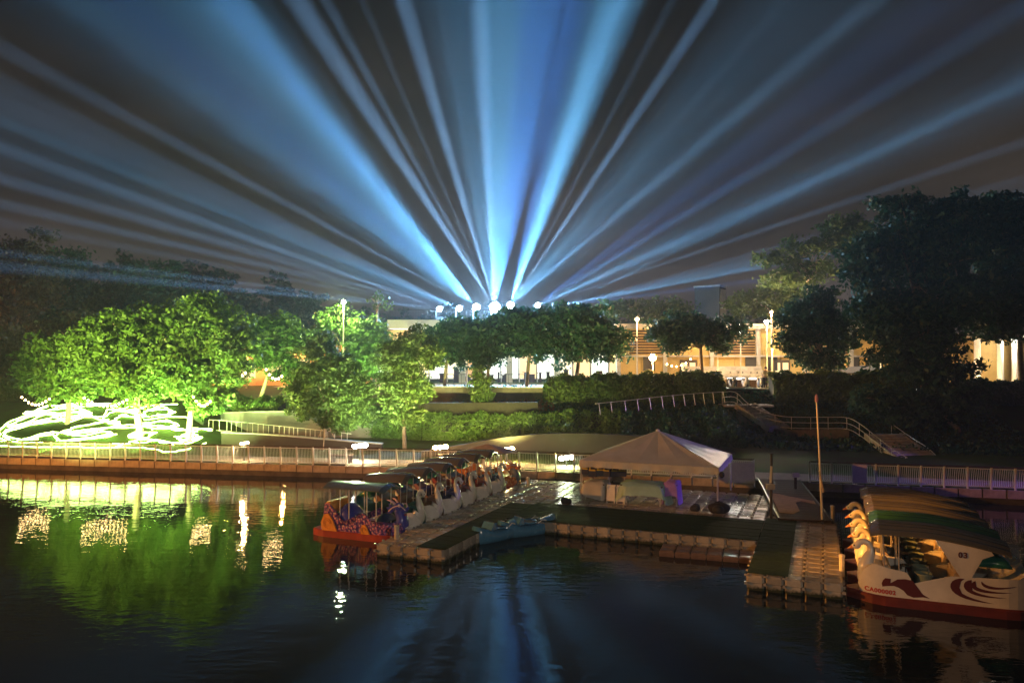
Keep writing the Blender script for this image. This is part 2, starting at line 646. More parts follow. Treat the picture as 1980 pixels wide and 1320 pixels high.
def tree(label, base, lobes, leaf, n, d, size=0.3, trunk=0.16, bark=None, name='tree', group=None, clump=0.5, lean=None, depth=0.9, split=0.35, limbs=True, cat='tree'):
    """base = trunk foot in photograph pixels x at distance d; lobes = [(px, py, rx, ry[, dd])] in photograph pixels"""
    bx = (base - 990) / FPX * d
    bz = ground_z(bx, d)
    o = empty(name, (bx, d, bz), 0, label, cat, group)
    L = []
    for lo in lobes:
        dd = lo[4] if len(lo) > 4 else 0
        c = P(lo[0], lo[1], d + dd) - Vector((bx, d, bz))
        s = (d + dd) / FPX
        L.append((tuple(c), (lo[2] * s, (lo[2] + lo[3]) / 2 * s * depth, lo[3] * s)))
    top = max(c[2] for c, r in L)
    cx = sum(c[0] * r[0] for c, r in L) / sum(r[0] for c, r in L)
    low = min(c[2] - r[2] for c, r in L)
    fork = Vector((cx * 0.35, 0, max(0.8, low + split * (top - low))))
    if lean: fork.x += lean
    mb = MB()
    mid = fork * 0.5 + Vector((random.uniform(-.12, .12), random.uniform(-.1, .1), 0))
    mb.tube(smooth_pts([Vector((0, 0, -0.25)), Vector((0, 0, 0.1)), mid, fork], 4), [trunk * 1.5] + [trunk * (1.25 - 0.5 * i / 12) for i in range(12)], 8)
    if limbs:
        for c, r in L:
            c = Vector(c)
            for k in range(2):
                tip = c + Vector((random.uniform(-.6, .6) * r[0], random.uniform(-.6, .6) * r[1], random.uniform(-.1, .6) * r[2]))
                m1 = fork.lerp(tip, 0.45) + Vector((0, 0, 0.12 * (tip - fork).length * random.uniform(-0.3, 1)))
                start = mid.lerp(fork, random.uniform(0.65, 1.0))
                pts = smooth_pts([start, m1, tip], 4)
                mb.tube(pts, [trunk * (0.55 * (1 - 0.85 * i / (len(pts) - 1))) for i in range(len(pts))], 5)
                for q in range(2):
                    s_ = pts[random.randint(3, 6)]
                    e = s_ + Vector((random.uniform(-.5, .5) * r[0], random.uniform(-.5, .5) * r[1], random.uniform(0, .6) * r[2]))
                    mb.tube([s_, s_.lerp(e, .5) + Vector((0, 0, .1)), e], [trunk * .22, trunk * .15, trunk * .06], 4)
    mb.build('trunk', bark or M_bark, o, smooth=True)
    pts = crown_points(L, n, clump)
    link('crown', leaf_mesh('crown', pts, size, leaf), o)
    return o


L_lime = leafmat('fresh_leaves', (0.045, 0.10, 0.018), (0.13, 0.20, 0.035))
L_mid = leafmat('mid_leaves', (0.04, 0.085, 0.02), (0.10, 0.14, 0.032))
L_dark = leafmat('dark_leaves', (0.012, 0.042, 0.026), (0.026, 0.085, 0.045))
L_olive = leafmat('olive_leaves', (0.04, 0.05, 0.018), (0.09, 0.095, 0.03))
L_brown = leafmat('brown_lit_leaves', (0.05, 0.045, 0.025), (0.09, 0.08, 0.04))  # warm lamp light on the woods put into the leaf colour

# lime lit trees over the rope lights
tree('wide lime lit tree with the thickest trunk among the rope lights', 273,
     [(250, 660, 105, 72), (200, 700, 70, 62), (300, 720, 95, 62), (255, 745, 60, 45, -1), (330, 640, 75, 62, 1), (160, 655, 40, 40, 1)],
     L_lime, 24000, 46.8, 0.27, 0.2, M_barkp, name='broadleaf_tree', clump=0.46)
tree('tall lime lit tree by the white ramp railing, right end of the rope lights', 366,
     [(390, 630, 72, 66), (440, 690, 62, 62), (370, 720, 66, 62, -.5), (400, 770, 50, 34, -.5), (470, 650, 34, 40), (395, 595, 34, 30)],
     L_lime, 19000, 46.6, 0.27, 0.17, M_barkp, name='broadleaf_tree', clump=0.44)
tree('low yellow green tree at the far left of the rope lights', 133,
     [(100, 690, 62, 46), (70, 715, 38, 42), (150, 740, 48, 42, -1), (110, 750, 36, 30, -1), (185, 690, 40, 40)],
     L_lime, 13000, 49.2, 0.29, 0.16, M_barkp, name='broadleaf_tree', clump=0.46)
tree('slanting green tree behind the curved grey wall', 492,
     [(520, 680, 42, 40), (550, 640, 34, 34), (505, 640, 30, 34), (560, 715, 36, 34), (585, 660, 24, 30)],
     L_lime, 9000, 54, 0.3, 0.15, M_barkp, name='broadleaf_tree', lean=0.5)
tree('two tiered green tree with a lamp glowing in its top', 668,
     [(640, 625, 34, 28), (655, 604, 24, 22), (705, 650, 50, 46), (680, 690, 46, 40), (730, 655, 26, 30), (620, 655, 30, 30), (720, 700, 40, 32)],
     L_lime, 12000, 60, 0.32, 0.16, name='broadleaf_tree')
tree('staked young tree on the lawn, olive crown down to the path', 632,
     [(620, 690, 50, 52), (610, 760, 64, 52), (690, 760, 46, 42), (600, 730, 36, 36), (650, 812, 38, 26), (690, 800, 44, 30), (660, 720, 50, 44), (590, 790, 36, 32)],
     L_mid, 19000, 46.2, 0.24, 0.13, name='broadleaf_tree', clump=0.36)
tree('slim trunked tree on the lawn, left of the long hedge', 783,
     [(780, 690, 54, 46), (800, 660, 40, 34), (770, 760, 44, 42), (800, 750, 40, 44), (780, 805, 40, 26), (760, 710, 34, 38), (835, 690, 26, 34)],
     L_mid, 15000, 45.5, 0.23, 0.12, name='broadleaf_tree', clump=0.34)
# dark trees under the search lights
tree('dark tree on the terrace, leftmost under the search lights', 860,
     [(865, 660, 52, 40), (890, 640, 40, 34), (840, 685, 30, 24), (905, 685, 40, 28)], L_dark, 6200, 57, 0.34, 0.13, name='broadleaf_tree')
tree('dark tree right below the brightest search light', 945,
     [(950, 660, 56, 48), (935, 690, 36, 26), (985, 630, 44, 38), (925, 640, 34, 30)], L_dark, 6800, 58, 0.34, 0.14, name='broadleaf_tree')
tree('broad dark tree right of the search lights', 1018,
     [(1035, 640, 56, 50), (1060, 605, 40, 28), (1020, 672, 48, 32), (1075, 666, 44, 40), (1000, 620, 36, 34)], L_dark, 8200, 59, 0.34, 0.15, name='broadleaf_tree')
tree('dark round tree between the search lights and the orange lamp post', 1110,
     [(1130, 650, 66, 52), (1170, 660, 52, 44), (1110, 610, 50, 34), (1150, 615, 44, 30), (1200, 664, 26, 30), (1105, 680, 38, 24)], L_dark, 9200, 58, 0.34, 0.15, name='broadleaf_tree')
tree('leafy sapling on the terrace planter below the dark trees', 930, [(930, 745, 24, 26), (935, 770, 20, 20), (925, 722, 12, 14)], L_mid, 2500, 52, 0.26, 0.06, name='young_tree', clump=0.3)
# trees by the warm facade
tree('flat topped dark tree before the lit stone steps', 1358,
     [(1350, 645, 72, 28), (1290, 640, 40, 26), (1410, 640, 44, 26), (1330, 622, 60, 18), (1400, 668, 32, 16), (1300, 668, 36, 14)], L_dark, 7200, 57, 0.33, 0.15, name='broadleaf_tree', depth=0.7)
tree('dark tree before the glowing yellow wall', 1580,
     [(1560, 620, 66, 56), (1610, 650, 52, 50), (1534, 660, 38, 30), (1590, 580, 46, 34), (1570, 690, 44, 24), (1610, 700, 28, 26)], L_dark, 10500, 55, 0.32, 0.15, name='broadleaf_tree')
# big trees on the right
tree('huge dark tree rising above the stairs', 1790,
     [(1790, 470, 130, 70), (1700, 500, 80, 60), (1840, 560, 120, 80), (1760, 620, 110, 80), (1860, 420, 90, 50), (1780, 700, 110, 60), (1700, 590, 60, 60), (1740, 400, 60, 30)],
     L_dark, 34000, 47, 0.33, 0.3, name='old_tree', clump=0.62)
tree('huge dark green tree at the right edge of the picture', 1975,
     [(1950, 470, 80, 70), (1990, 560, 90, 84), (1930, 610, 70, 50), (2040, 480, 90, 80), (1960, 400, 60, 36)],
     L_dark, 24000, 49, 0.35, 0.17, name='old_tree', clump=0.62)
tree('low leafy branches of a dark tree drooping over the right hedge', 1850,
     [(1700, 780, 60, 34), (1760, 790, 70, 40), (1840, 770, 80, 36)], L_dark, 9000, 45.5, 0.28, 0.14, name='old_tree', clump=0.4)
tree('feathery pale branched tree in the blue beam', 1560,
     [(1560, 480, 70, 26), (1500, 500, 50, 18), (1620, 470, 60, 30), (1580, 520, 60, 22), (1640, 440, 70, 30), (1520, 540, 60, 22)], L_mid, 9000, 63, 0.3, 0.16, M_barkp, name='feathery_tree', depth=0.7, clump=0.55)
tree('feathery tree with warm lit boughs behind the facade', 1500,
     [(1480, 575, 60, 22), (1440, 590, 44, 20), (1530, 560, 50, 22), (1490, 600, 50, 16)], L_mid, 6000, 68, 0.32, 0.16, M_barkp, name='feathery_tree', depth=0.7)
tree('wispy tree behind the orange lamp post', 1265,
     [(1250, 600, 56, 20), (1300, 595, 46, 20), (1200, 595, 46, 18), (1280, 620, 50, 14)], L_mid, 6500, 72, 0.32, 0.15, M_barkp, name='feathery_tree', depth=0.7)
tree('thin almost leafless tree beside the raised terrace', 727, [(735, 572, 16, 8), (718, 578, 12, 8), (740, 590, 20, 12)], L_mid, 160, 68, 0.3, 0.09, M_barkp, name='bare_tree')
# far woods on the left and behind
for (lab, bx, lob, lf, n_, d_) in (
        ('tall rust lit tree at the far left edge of the woods', 30, [(20, 520, 60, 60), (60, 560, 60, 60), (20, 620, 60, 50), (75, 455, 22, 14), (60, 490, 30, 26)], L_brown, 12000, 76),
        ('dusky tree in the left woods, second from the edge', 120, [(110, 520, 40, 44), (140, 580, 60, 50), (150, 500, 26, 20), (110, 620, 60, 40)], L_dark, 9000, 82),
        ('dark spreading tree behind the lime trees', 270, [(280, 545, 80, 40), (320, 530, 44, 28), (250, 580, 90, 40), (200, 590, 60, 36), (345, 570, 34, 32)], L_dark, 12000, 84),
        ('low brown lit tree in the woods at the left edge of the picture', 20, [(10, 680, 60, 50), (60, 700, 50, 40), (20, 740, 50, 30)], L_brown, 7000, 64),
        ('rust lit tree under the low yellow green tree', 165, [(160, 640, 60, 40), (110, 640, 40, 34), (210, 630, 50, 30)], L_brown, 6000, 70),
        ('dark far tree on the hill, first right of the lime trees', 430, [(440, 585, 44, 30), (480, 600, 40, 40), (430, 620, 50, 40)], L_dark, 5000, 104),
        ('dark far tree on the hill, the hump beside the two tiered tree', 545, [(530, 615, 40, 36), (560, 605, 30, 22), (590, 620, 34, 26)], L_dark, 5000, 108),
        ('thin crowned far tree on the hill next to the two tiered tree', 605, [(605, 600, 18, 18), (590, 590, 10, 12), (620, 615, 22, 20)], L_dark, 2500, 108)):
    tree(lab, bx, lob, lf, n_, d_, 0.5 if d_ > 90 else 0.42, 0.2, name='woodland_tree', group='trees of the woods', clump=0.75, limbs=d_ < 100)

# dark wood that closes the view (reads as one mass)
pts = []
for k in range(26):
    x = -75 + k * 6.2 + random.uniform(-2, 2)
    y = 128 + random.uniform(-6, 10)
    h = 8.5 - 0.0 * k + random.uniform(-1.5, 2)
    L = [((x, y, ground_z(x, y) + h * .55), (4.5, 4, h * .5))]
    pts.append(crown_points(L, 1500, 0.9))
tag(link('far_wood', leaf_mesh('far_wood', np.concatenate(pts), 0.75, L_dark), kind='stuff'), 'dark wooded hill closing the view behind the buildings', 'woods')


def hedge(label, pts, width, h, leaf, n, size=0.22, group=None, name='hedge'):
    """pts: list of ground points (x, y); clipped hedge of shell leaves over a twiggy core"""
    P0 = Vector((*pts[0], ground_z(*pts[0])))
    o = empty(name, P0, 0, label, 'hedge', group)
    seg = [(Vector(a), Vector(b)) for a, b in zip(pts[:-1], pts[1:])]
    Ls = np.array([(b - a).length for a, b in seg])
    k = RNG.choice(len(seg), n, p=Ls / Ls.sum())
    t = RNG.random(n)
    out = np.empty((n, 3))
    for i in range(n):
        a, b = seg[k[i]]
        q = a.lerp(b, t[i])
        nrm = Vector((-(b - a).y, (b - a).x)).normalized()
        s = RNG.random()
        wob = 0.10 * math.sin(q.x * 2.1) + 0.08 * math.sin(q.x * 5.3 + 1)
        if s < 0.5:
            u, zz = -0.5 * width + RNG.normal() * 0.07, RNG.random() * (h + wob)
        elif s < 0.9:
            u, zz = (RNG.random() - 0.5) * width, h + wob + RNG.normal() * 0.07
        else:
            u, zz = 0.5 * width + RNG.normal() * 0.07, RNG.random() * (h + wob)
        x, y = q.x + nrm.x * u, q.y + nrm.y * u
        out[i] = (x - P0.x, y - P0.y, ground_z(x, y) + zz - P0.z)
    link('foliage', leaf_mesh('foliage', out, size, leaf, aspect=0.7), o)
    core = MB()
    for a, b in seg:
        m_ = max(1, int((b - a).length / 1.0))
        nrm = Vector((-(b - a).y, (b - a).x)).normalized()
        rings = []
        for i in range(m_ + 1):
            q = a.lerp(b, i / m_)
            wob = 0.10 * math.sin(q.x * 2.1) + 0.08 * math.sin(q.x * 5.3 + 1)
            ring = []
            for u, zz in ((-.42, -.3), (-.42, h + wob - .12), (.42, h + wob - .12), (.42, -.3)):
                x, y = q.x + nrm.x * u * width, q.y + nrm.y * u * width
                ring.append(Vector((x - P0.x, y - P0.y, ground_z(x, y) + zz - P0.z)))
            rings.append(ring)
        core.loft(rings)
    core.build('stems', mat('hedge_stems', (0.02, 0.03, 0.012), 0.9, var=0.4, scale=8, bump=0.8), o)
    return o


def gx(px, d): return (px - 990) / FPX * d


hedge('long clipped hedge with a pale top edge, above the sloping brown wall', [(gx(725, 50.5), 50.5), (gx(830, 49.5), 49.5), (gx(1010, 48.5), 48.5), (gx(1200, 48), 48)], 3.0, 0.75, L_lime, 15000, 0.2)
hedge('tall dark hedge left of the small gate steps', [(gx(1055, 54.5), 54.5), (gx(1200, 53.5), 53.5), (gx(1398, 52.5), 52.5)], 2.2, 1.45, L_mid, 14000, 0.22)
hedge('dark hedge right of the small gate steps, under the lit wall', [(gx(1490, 52), 52), (gx(1600, 51.5), 51.5), (gx(1760, 50.5), 50.5)], 2.2, 1.35, L_mid, 12000, 0.22)
hedge('low dark hedge at the far right under the forked tree', [(gx(1770, 50), 50), (gx(2080, 48), 48)], 2.0, 0.9, L_dark, 8000, 0.24)
hedge('bright green bush row behind the curved grey wall', [(gx(440, 53), 53), (gx(545, 52.5), 52.5)], 1.6, 1.5, L_lime, 6000, 0.24)
hedge('dark shrub bank at the left edge of the rope lights', [(gx(-20, 57), 57), (gx(110, 56), 56)], 3.0, 1.3, L_mid, 7000, 0.28)
hedge('trimmed round shrub at the end of the white ramp railing', [(gx(382, 50), 50), (gx(400, 50), 50)], 1.1, 1.0, L_mid, 2200, 0.16)
hedge('dark shrubs on the slope below the ramp railing', [(gx(1200, 46.5), 46.5), (gx(1290, 46), 46), (gx(1420, 46), 46)], 4.0, 0.8, L_dark, 9000, 0.24)

# creeping plants on the slopes
n = 26000
gpx = RNG.random(n)
X = -14 + gpx * 44
T = 9 + RNG.random(n) * 10
Y = np.array([shore(x) for x in X]) + T
Z = np.array([ground_z(x, y) for x, y in zip(X, Y)]) + np.abs(RNG.normal(size=n)) * 0.18
tag(link('ground_cover', leaf_mesh('ground_cover', np.stack([X, Y, Z], 1), 0.24, L_dark), kind='stuff'), 'dark creeping plants covering the bank slopes', 'ground cover')

# ------------------------------------------------------------------ walls, ramps, railings, steps on the bank


def wall_along(name, label, pts, mat_, thick=0.3, foot=0.6, group=None, cat='wall', coping=None):
    """pts = [(px, py_top, d)]"""
    W = [P(*p) for p in pts]
    o0 = Vector((W[0].x, W[0].y, ground_z(W[0].x, W[0].y)))
    o = empty(name, o0, 0, label, cat, group)
    W = smooth_pts(W, 4)
    rings, cops = [], []
    for i, p in enumerate(W):
        t = (W[min(i + 1, len(W) - 1)] - W[max(i - 1, 0)])
        nrm = Vector((-t.y, t.x, 0)).normalized() * thick / 2
        g = min(ground_z(p.x, p.y), p.z) - foot
        q = p - o0
        rings.append([q - nrm, q + nrm, Vector((q.x + nrm.x, q.y + nrm.y, g - o0.z)), Vector((q.x - nrm.x, q.y - nrm.y, g - o0.z))])
        nrm *= 1.25
        up = Vector((0, 0, 0.07))
        cops.append([q - nrm + up, q + nrm + up, q + nrm + up * 0.04, q - nrm + up * 0.04])
    MB().loft(rings).build('wall_face', mat_, o)
    if coping: MB().loft(cops).build('coping', coping, o)
    return o


wall_along('retaining_wall', 'long sloping brown wall below the clipped hedge, behind the tent', [(815, 874, 43.0), (890, 861, 43.4), (980, 846, 43.8), (1080, 839, 44.0), (1200, 842, 43.6), (1320, 853, 43.0), (1450, 886, 42.4)], M_brownw, 0.35, coping=M_brownw)
wall_along('retaining_wall', 'curved grey wall behind the white ramp railing', [(430, 799, 51.5), (470, 797, 51.2), (540, 796, 50.4), (600, 797, 49.8), (660, 803, 49.3), (720, 815, 49)], M_wallg, 0.3, coping=M_conc)
wall_along('ramp_parapet', 'low brown parapet of the ramp under the white railing', [(432, 836, 47.2), (520, 840, 46.6), (620, 848, 46.0), (740, 858, 45.4)], M_brownw, 0.3, coping=M_conc)
wall_along('terrace_wall', 'low dark wall of the planter bed under the shop terrace', [(700, 748, 55.5), (830, 748, 55), (940, 749, 54.5), (1060, 750, 54)], M_concd, 0.3, coping=M_conc)
wall_along('terrace_wall', 'dark band wall between planter bed and clipped hedge', [(790, 778, 51.8), (900, 778, 51.4), (1040, 777, 51)], mat('damp_soil_wall', (.03, .026, .024), .9, var=.3, bump=.4, spec=.05), 0.3)

# planter bed with red brown leaves
n = 5000
X = gx(815, 54) + RNG.random(n) * 9.5
Y = 52.2 + RNG.random(n) * 2.2
Z = np.array([ground_z(x, y) for x, y in zip(X, Y)]) + 0.05 + np.abs(RNG.normal(size=n)) * 0.14
tag(link('bed_plants', leaf_mesh('bed_plants', np.stack([X, Y, Z], 1), 0.2, leafmat('russet_leaves', (0.12, 0.04, 0.02), (0.26, 0.10, 0.05))), kind='stuff'), 'russet low plants filling the terrace planter bed', 'bed plants')


def railing(label, pts, mat_, hpx, rails=(1.0, 0.5), spacing=1.0, name='railing', group=None, r=0.022, slant=0.0, first=True):
    """pts = [(px, py_top, d)]: a pipe hand rail with posts hpx pixels tall"""
    W = smooth_pts([P(*p) for p in pts], 6)
    H = hpx * pts[len(pts) // 2][2] / FPX
    o0 = W[0] - Vector((0, 0, H))
    o = empty(name, o0, 0, label, 'railing', group)
    for k in rails:
        MB().tube([w - o0 - Vector((0, 0, H * (1 - k))) for w in W], r, 6).build('hand_rail' if k == 1 else 'rail', mat_, o, smooth=True)
    acc = 0
    pm = MB().tube([(0, 0, 0), (slant, 0, H)], r, 6).mesh('post', mat_)
    for i, w in enumerate(W):
        if i and (w - W[i - 1]).length + acc < spacing:
            acc += (w - W[i - 1]).length
            continue
        acc = 0
        q = link('post', pm, o)
        q.location = w - o0 - Vector((slant, 0, H))
    return o


railing('white railing of the ramp beside the curved grey wall', [(405, 811, 49.5), (440, 813, 49.2), (500, 819, 48.5), (560, 825, 47.7), (610, 830, 47.1), (680, 838, 46.5)], M_white, 22, rails=(1.0, 0.08), spacing=0.30, r=0.016)
railing('thin railing along the high ramp, left of the gate landing', [(1398, 757, 50), (1350, 760, 49.8), (1290, 765, 49.4), (1220, 773, 49), (1150, 780, 48.6)], M_rail, 22, rails=(1.0,), spacing=0.55, slant=-0.1)
railing('curving pipe railing from the gate landing down along the stairs', [(1396, 758, 50), (1421, 758, 50), (1445, 779, 49), (1475, 795, 48), (1510, 804, 47), (1550, 806, 46.5), (1600, 806, 46), (1636, 807, 45.6), (1660, 818, 44.5), (1690, 841, 43), (1722, 866, 41.6), (1752, 884, 40.6)], M_rail, 24, rails=(1.0, 0.55, 0.1), spacing=0.95)
railing('dim upper pipe railing on the far side of the purple stairs', [(1722, 818, 45.5), (1760, 845, 43.8), (1790, 864, 42.4), (1818, 890, 41)], M_rail, 24, rails=(1.0,), spacing=1.1)


def stairs(label, a, b, n, w, mat_, name='stairs'):
    """straight flight from top point a to foot b"""
    a, b = Vector(a), Vector(b)
    o = empty(name, b, 0, label, 'stairs')
    d = Vector((b.x - a.x, b.y - a.y, 0))
    run = d.length / n
    d.normalize()
    rise = (a.z - b.z) / n
    M = Matrix.Rotation(math.atan2(d.y, d.x), 3, 'Z')
    me = MB().box((0, 0, 0), (run + 0.03, w, rise * 2 + 0.1)).mesh('step', mat_)
    for i in range(n):
        q = link('step', me, o)
        q.location = a - b + d * run * (i + 0.5) + Vector((0, 0, -rise * i - rise - 0.05))
        q.rotation_euler[2] = math.atan2(d.y, d.x)
    s = Vector((-d.y, d.x, 0))
    for sg in (-1, 1):
        MB().bar(a - b + s * sg * (w / 2 + .08) + Vector((0, 0, -.1)), s * sg * (w / 2 + .08) + Vector((0, 0, -.1)), 0.14, 0.34).build('string_wall', M_conc, o)
    return o


stairs('purple tinted stone stairs coming down to the right lakeside fence', P(1705, 838, 44.6), P(1790, 898, 40.4), 11, 2.0, mat('stone_steps', (0.42, 0.38, 0.36), 0.75, var=0.2, scale=3, bump=0.3))
stairs('short upper flight of steps below the gate landing', P(1440, 781, 49.4), P(1505, 826, 47.0), 8, 1.5, M_conc)
land = empty('landing', P(1440, 781, 50.6), 0, 'pale edged landing with a dark riser wall below the scooters', 'landing')
p0 = P(1440, 781, 50.6)
MB().box((0, 0, -.06), (3.2, 2.0, .12)).build('floor_slab', M_conc, land)
q = P(1443, 752, 53.0) - p0
MB().box(q + Vector((0, 0, -.55)), (2.9, .25, 1.1)).build('riser_wall', M_concd, land)
MB().box(q + Vector((0, -.02, .05)), (3.0, .32, .1)).build('coping', M_white, land)
wall_along('path_wall', 'low pale wall edging the middle landing of the stairs', [(1425, 795, 48.3), (1450, 815, 47.6), (1500, 829, 46.8), (1560, 830, 46.3), (1640, 829, 45.6)], M_concd, 0.25, foot=0.4)

# ------------------------------------------------------------------ rope lights on the left slope
ROPES = [
    [(-60, 650), (0, 655), (200, 655), (400, 662), (560, 660), (760, 668), (950, 660), (1130, 668), (1250, 690), (1350, 690), (1480, 665), (1600, 620), (1740, 600)],
    [(-40, 612), (0, 610), (150, 610), (320, 575), (420, 570), (470, 605), (600, 605), (760, 590), (860, 575), (840, 545), (760, 550), (640, 570), (540, 560), (510, 540), (560, 510), (680, 490), (820, 460)],
    [(300, 600), (130, 600), (60, 560), (75, 540), (190, 500), (330, 465), (460, 455), (600, 430)],
    [(0, 590), (10, 520), (120, 470), (230, 430), (370, 400), (500, 400), (640, 380)],
    [(90, 500), (250, 470), (400, 430), (460, 440), (520, 465), (660, 430), (790, 425), (850, 400), (930, 380), (1060, 400)],
    [(560, 560), (700, 545), (830, 510), (960, 490), (1100, 500), (1230, 520), (1400, 525), (1500, 540)],
    [(900, 660), (1000, 620), (1080, 600), (1200, 600), (1320, 625), (1420, 630), (1560, 600)],
    [(1000, 580), (1050, 545), (1160, 550), (1130, 585), (1040, 592), (1000, 582)],
    [(1370, 580), (1460, 560), (1550, 580), (1500, 605), (1400, 600), (1370, 582)],
    [(1480, 515), (1600, 530), (1680, 570), (1760, 600)],
    [(250, 390), (360, 350), (500, 340), (620, 320), (760, 330), (900, 320), (930, 310)],
    [(200, 390), (330, 380), (450, 370), (580, 350), (700, 345), (820, 340)],
    [(560, 330), (640, 375), (700, 400), (640, 410), (560, 390), (480, 420)],
    [(860, 360), (920, 390), (1010, 370), (1130, 350), (1230, 335), (1330, 330)],
    [(1110, 430), (1110, 390), (1230, 370), (1330, 380), (1320, 410), (1200, 410)],
    [(1120, 450), (1270, 430), (1440, 435)],
    [(1110, 480), (1250, 460), (1360, 480), (1340, 505), (1200, 500)],
    [(1060, 440), (950, 410), (880, 450), (840, 470), (930, 480)],
]
ROPES += [[(x + random.uniform(-40, 40), min(690, max(330, y + random.uniform(-26, 26)))) for x, y in r] for r in ROPES[1:18] if len(r) > 3]
M_rope = emat('rope_light_glow', (0.62, 1.0, 0.22), 32.0, 'FRONT_BACK')
for r_ in ROPES:
    W = [on_ground(x / 3.96, 700 + y / 3.96) for x, y in r_]
    W = smooth_pts(W, 4)
    o0 = W[len(W) // 2].copy()
    pts = []
    for w in W:
        pts.append(Vector((w.x + random.uniform(-.16, .16), w.y + random.uniform(-.18, .18), ground_z(w.x, w.y) + 0.06 + random.uniform(0, .05))) - o0)
    me = MB().tube(pts, 0.024, 4).mesh('rope_light', M_rope)
    o = link('rope_light', me)
    o.location = o0
    i_ = ROPES.index(r_)
    tag(o, {0: 'glowing rope light running lowest, just behind the fence', 7: 'ring of glowing rope light round the thickest trunk', 8: 'ring of glowing rope light round the right trunk', 10: 'glowing rope light running highest, at the top of the slope'}.get(i_, 'glowing green white rope light winding over the middle of the slope'), 'rope light', 'rope lights under the lime trees')

for (px, e, h) in ((70, 3000, 4.2), (170, 6000, 5.2), (262, 9000, 6.5), (330, 9000, 6.5), (410, 9000, 6.5)):
    x = gx(px, 44.5)
    y = shore(x) + 1.1
    lamp('tree_fill_spot', 'SPOT', (x, y, 0.95), e, (0.58, 1.0, 0.26), .15, target=(x, y + 6.0, h), size=100, blend=.8)  # added spots behind the fence, filling the crown fronts with green light

for (px, d, e, h) in ((505, 52.0, 3800, 7.5), (590, 56.5, 3800, 8.5), (690, 57.0, 3800, 9.0)):
    x = gx(px, d)
    lamp('tree_fill_spot', 'SPOT', (x, d, ground_z(x, d) + .35), e, (0.55, 1.0, 0.28), .15, target=(x, d + 1.8, h), size=115, blend=.8)  # added spots that brighten the green trees behind the grey wall

# ------------------------------------------------------------------ raised terrace with the shops under it
tb = empty('terrace_building', (gx(900, 74), 74, 3.95), 0, 'white raised terrace on pillars with bright shops under it, below the search lights', 'building')
T0 = Vector((gx(900, 74), 74, 3.95))
xl, xr = gx(752, 74), gx(1120, 74)
MB().box(((xl + xr) / 2 - T0.x, 5, 5.75), (xr - xl, 12, 0.85)).build('deck_slab', mat('white_render', (0.70, 0.68, 0.64), 0.7, var=0.1, scale=0.8, bump=0.2), tb)
pil = MB().box((0, 0, 2.66), (0.62, 0.62, 5.32)).mesh('pillar', MATS['white_render'])
for px in (800, 893, 985, 1078):
    o = link('pillar', pil, tb)
    o.location = (gx(px, 74) - T0.x, 0.6, 0)
rl = MB()
rl.bar((xl - T0.x, -.9, 7.12), (xr - T0.x, -.9, 7.12), 0.06)
rl.build('hand_rail', M_dark, tb)
bl = MB()
for i in range(int((xr - xl) / 0.16)):
    x = xl - T0.x + i * 0.16
    w_ = 0.05 if i % 12 == 0 else 0.018
    bl.bar((x, -.9, 6.175), (x, -.9, 7.1), w_)
bl.build('railing_bars', M_dark, tb, kind='stuff')
# shop fronts: lit panes between frames
sx0, sx1, yb = gx(690, 76) - T0.x, gx(1212, 76) - T0.x, 2.2
MB().box(((sx0 + sx1) / 2, yb + .45, 4.1), (sx1 - sx0, .3, 2.4)).build('upper_wall', M_tile, tb)
nb = 15
pw = (sx1 - sx0) / nb
frame_me = MB().box((-pw / 2 + .05, 0, 1.45), (.1, .16, 2.9)).box((0, 0, .35), (pw - .2, .1, .12)).box((0, 0, 2.86), (pw, .16, .14)).mesh('shop_frame', M_white)
shopg = [emat('shop_glow_a', (1.0, 0.88, 0.58), 1.7), emat('shop_glow_b', (0.95, 1.0, 0.84), 2.3), emat('shop_glow_c', (1.0, 0.72, 0.34), 1.6), emat('shop_glow_d', (1.0, 0.55, 0.2), 1.0)]
pane_me = [MB().box((0, 0, 0), (pw - .14, .04, 2.4)).mesh('pane', g) for g in shopg]
for i in range(nb):
    x = sx0 + (i + .5) * pw
    f_ = link('shop_frame', frame_me, tb)
    f_.location = (x, yb, 0)
    g_ = link('pane', pane_me[[0, 1, 1, 0, 1, 0, 3, 1, 1, 2, 1, 0, 2, 1, 2][i]], f_)
    g_.location = (0, .1, 1.6)
    for k in range(2):       # stands and chairs before the glass
        xx = x + random.uniform(-.8, .8)
        hh = random.uniform(.5, 1.3)
        MB().box((xx, yb - .6 - .5 * k, hh / 2), (random.uniform(.15, .7), .3, hh)).box((xx, yb - .6 - .5 * k, hh + .03), (random.uniform(.5, .8), .36, .06)).build('display_stand', M_wood, tb)
fl = MB()
for i in range(26):
    x = sx0 + i * .7
    fl.bar((x, -7, .05), (x, -7, 1.0), .03)
fl.bar((sx0, -7, 1.0), (sx0 + 25 * .7, -7, 1.0), .05)
fl.build('front_railing', M_dark, tb)
for px in (770, 850, 940, 1030):
    lamp('shop_ceiling_light', 'POINT', (gx(px, 74), 74.4, 7.6), 420, (1.0, 0.95, 0.8), 0.2)
lamp('shop_ceiling_light', 'POINT', (gx(1150, 72), 72, 6.6), 420, (1.0, 0.82, 0.5), 0.2)

